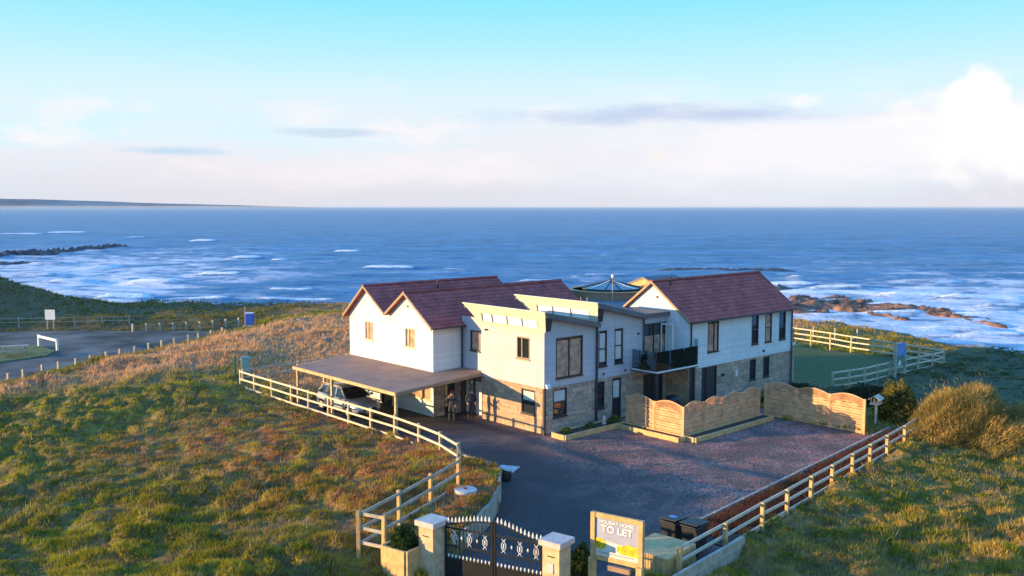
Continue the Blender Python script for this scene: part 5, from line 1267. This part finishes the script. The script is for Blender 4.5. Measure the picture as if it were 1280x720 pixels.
def gorse(name, label, loc, rx, ry, rz_, n, pal, length=.3, seed=1):
    """big dry bush: fine upswept twigs over its whole volume"""
    o = thing(name, label, 'shrub', loc); g_ = np.random.default_rng(seed)
    v = g_.normal(size=(n, 3)); v /= np.linalg.norm(v, axis=1)[:, None]; v[:, 2] = np.abs(v[:, 2])
    lump = .48 + .95 * fbm(v[:, 0] * 2.0 + 5, v[:, 1] * 2.0 + v[:, 2] * 1.7, seed + 4, 4); r = (.35 + .65 * g_.random(n) ** .6) * np.where(g_.random(n) < .03, 1 + .22 * g_.random(n), 1.)
    P_ = v * (r * lump)[:, None] * np.array([rx, ry, rz_]); a = v * .9 + g_.normal(size=(n, 3)) * .45 + np.array([.25, -.1, .55]); a /= np.linalg.norm(a, axis=1)[:, None]
    L = (length * (.5 + g_.random(n)))[:, None]; b = np.cross(a, g_.normal(size=(n, 3))); b /= np.linalg.norm(b, axis=1)[:, None]
    co = np.stack([P_ - b * .014, P_ + b * .014, P_ + a * L], 1).reshape(-1, 3); pal = np.array(pal)
    pick = np.clip(fbm(P_[:, 0] * 1.1, P_[:, 1] * 1.1 + P_[:, 2] * 1.3, seed + 9, 3) * 1.8 - .4 + (g_.random(n) - .5) * .35, 0, .999); cc = pal[(pick * len(pal)).astype(int)] * (.7 + .6 * g_.random((n, 1)))
    link('foliage', raw_mesh('foliage', co, np.arange(len(co)).reshape(-1, 3), 'blade', np.repeat(cc, 3, 0)), o)
    mb = MB()
    for k in range(26):
        an = g_.random() * 6.28; q = .3 + .6 * g_.random(); e = Vector((math.cos(an) * rx * q, math.sin(an) * ry * q, rz_ * (1 - q * .6) * .8)); mb.tube([(e.x * .15, e.y * .15, -.2), e * .55, e], [.05, .03, .01], 5)
    mb.build('stem', 'brown_trim', o); return o
DRY = [(.62, .38, .12), (.54, .34, .10), (.26, .21, .06), (.48, .30, .09), (.20, .16, .05)]
gorse('dry_bush', 'big rounded golden brown bush at the far end of the drive fence', (14.8, -14.6, -.5), 3.5, 2.8, 3.0, 95000, DRY, .22, 3)
gorse('dry_bush', 'low green and straw scrub spilling below the golden bush', (12.4, -16.4, -.7), 2.4, 1.8, 1.1, 22000, [(.11, .13, .03), (.2, .17, .05), (.36, .25, .08)], .3, 6)
shrub('garden_shrub', 'rounded yellow green shrub behind the bird table', (15.5, -10.3, -.1), 1.15, 1.15, 2.3, 8000, [(.06, .07, .02), (.14, .13, .03), (.34, .24, .05), (.24, .19, .05)], .09, 9)
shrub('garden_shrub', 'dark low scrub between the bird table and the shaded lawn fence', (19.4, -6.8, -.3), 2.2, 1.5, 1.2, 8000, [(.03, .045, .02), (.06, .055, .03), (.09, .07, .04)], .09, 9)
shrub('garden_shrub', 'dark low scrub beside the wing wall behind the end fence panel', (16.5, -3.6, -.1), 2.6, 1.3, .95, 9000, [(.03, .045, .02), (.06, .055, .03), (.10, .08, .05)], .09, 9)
shrub('planter_shrub', 'small dark leafy shrub growing in the square timber planter', (-15.25, -9.75, 1.0), .45, .42, .62, 1500, [(.02, .045, .012), (.04, .075, .02), (.09, .12, .03)], .08, 6)
shrub('conifer', 'small upright conifer shrub right of the gate', (-11.75, -13.75, 0), .42, .42, 1.35, 3000, [(.03, .055, .015), (.07, .085, .02), (.17, .15, .04)], .06, 5, upbias=.8)
for k, (x, y, lab) in enumerate(((6.8, -.9, 'dark shrub in the left corner of the balcony'), (9.5, -1.3, 'dark shrub in the right corner of the balcony'))):
    shrub('balcony_shrub', lab, (x, y, 2.6), .5, .5, .75, 1500, [(.015, .035, .015), (.03, .06, .02), (.06, .08, .03)], .09, 5)
for k, (x, y, s, lab) in enumerate(((.55, -1.0, .3, 'tiny green plant at the left end of the house wall bed'), (2.2, -1.0, .28, 'tiny green plant in the middle of the house wall bed'), (4.0, -1.05, .42, 'leafy plant at the corner where the two sleeper beds meet'))):
    shrub('bed_plant', lab, (x, y, .2), s, s * .8, s, 350, [(.05, .1, .02), (.09, .14, .03), (.16, .16, .05)], .07, 3, cat='plant')
# low plants: the bed along the drive fence, the sleeper beds, the foot of the patio
def ground_plants(name, label, poly, n, pal, L, seed):
    g_ = np.random.default_rng(seed); xs = [p[0] for p in poly]; ys_ = [p[1] for p in poly]; x = min(xs) + (max(xs) - min(xs)) * g_.random(n * 3); y = min(ys_) + (max(ys_) - min(ys_)) * g_.random(n * 3)
    k = in_poly(x, y, poly) & (fbm(x * .9, y * .9, seed, 3) > .40); x, y = x[k][:n], y[k][:n]; pal = np.array(pal); c = pal[g_.integers(0, len(pal), len(x))]
    blades(name, x, y, np.full(len(x), .05), None, L * (.5 + g_.random(len(x))), np.full(len(x), .1), np.full(len(x), .014), c, 7, label, (0, 0), seed)['category'] = 'plants'
ground_plants('bed_planting', 'low rust red heather in the bed along the drive fence', [(-5.5, -13.1), (13.2, -11.2), (12.9, -12.5), (-5.5, -14.9)], 9000, [(.22, .06, .05), (.14, .06, .04), (.26, .12, .07), (.07, .07, .03)], .2, 17)
# ================================================================== AIR
hz = MB().box(-600, 45000, -30000, 45000, -14, 12.6).build('haze', M['sea']); hz.data.materials.clear()
hm = bpy.data.materials.new('haze'); hm.use_nodes = True; t = NT(hm.node_tree)
pv = t.n('ShaderNodeVolumePrincipled', ins={'Color': (.80, .88, 1.0, 1), 'Density': 7e-5, 'Anisotropy': .0})
t.t.links.new(pv.outputs[0], t.n('ShaderNodeOutputMaterial').inputs['Volume']); hz.data.materials.append(hm)
tag(hz, 'thin pale sea haze over the water and the far headland', 'haze', None, 'stuff')
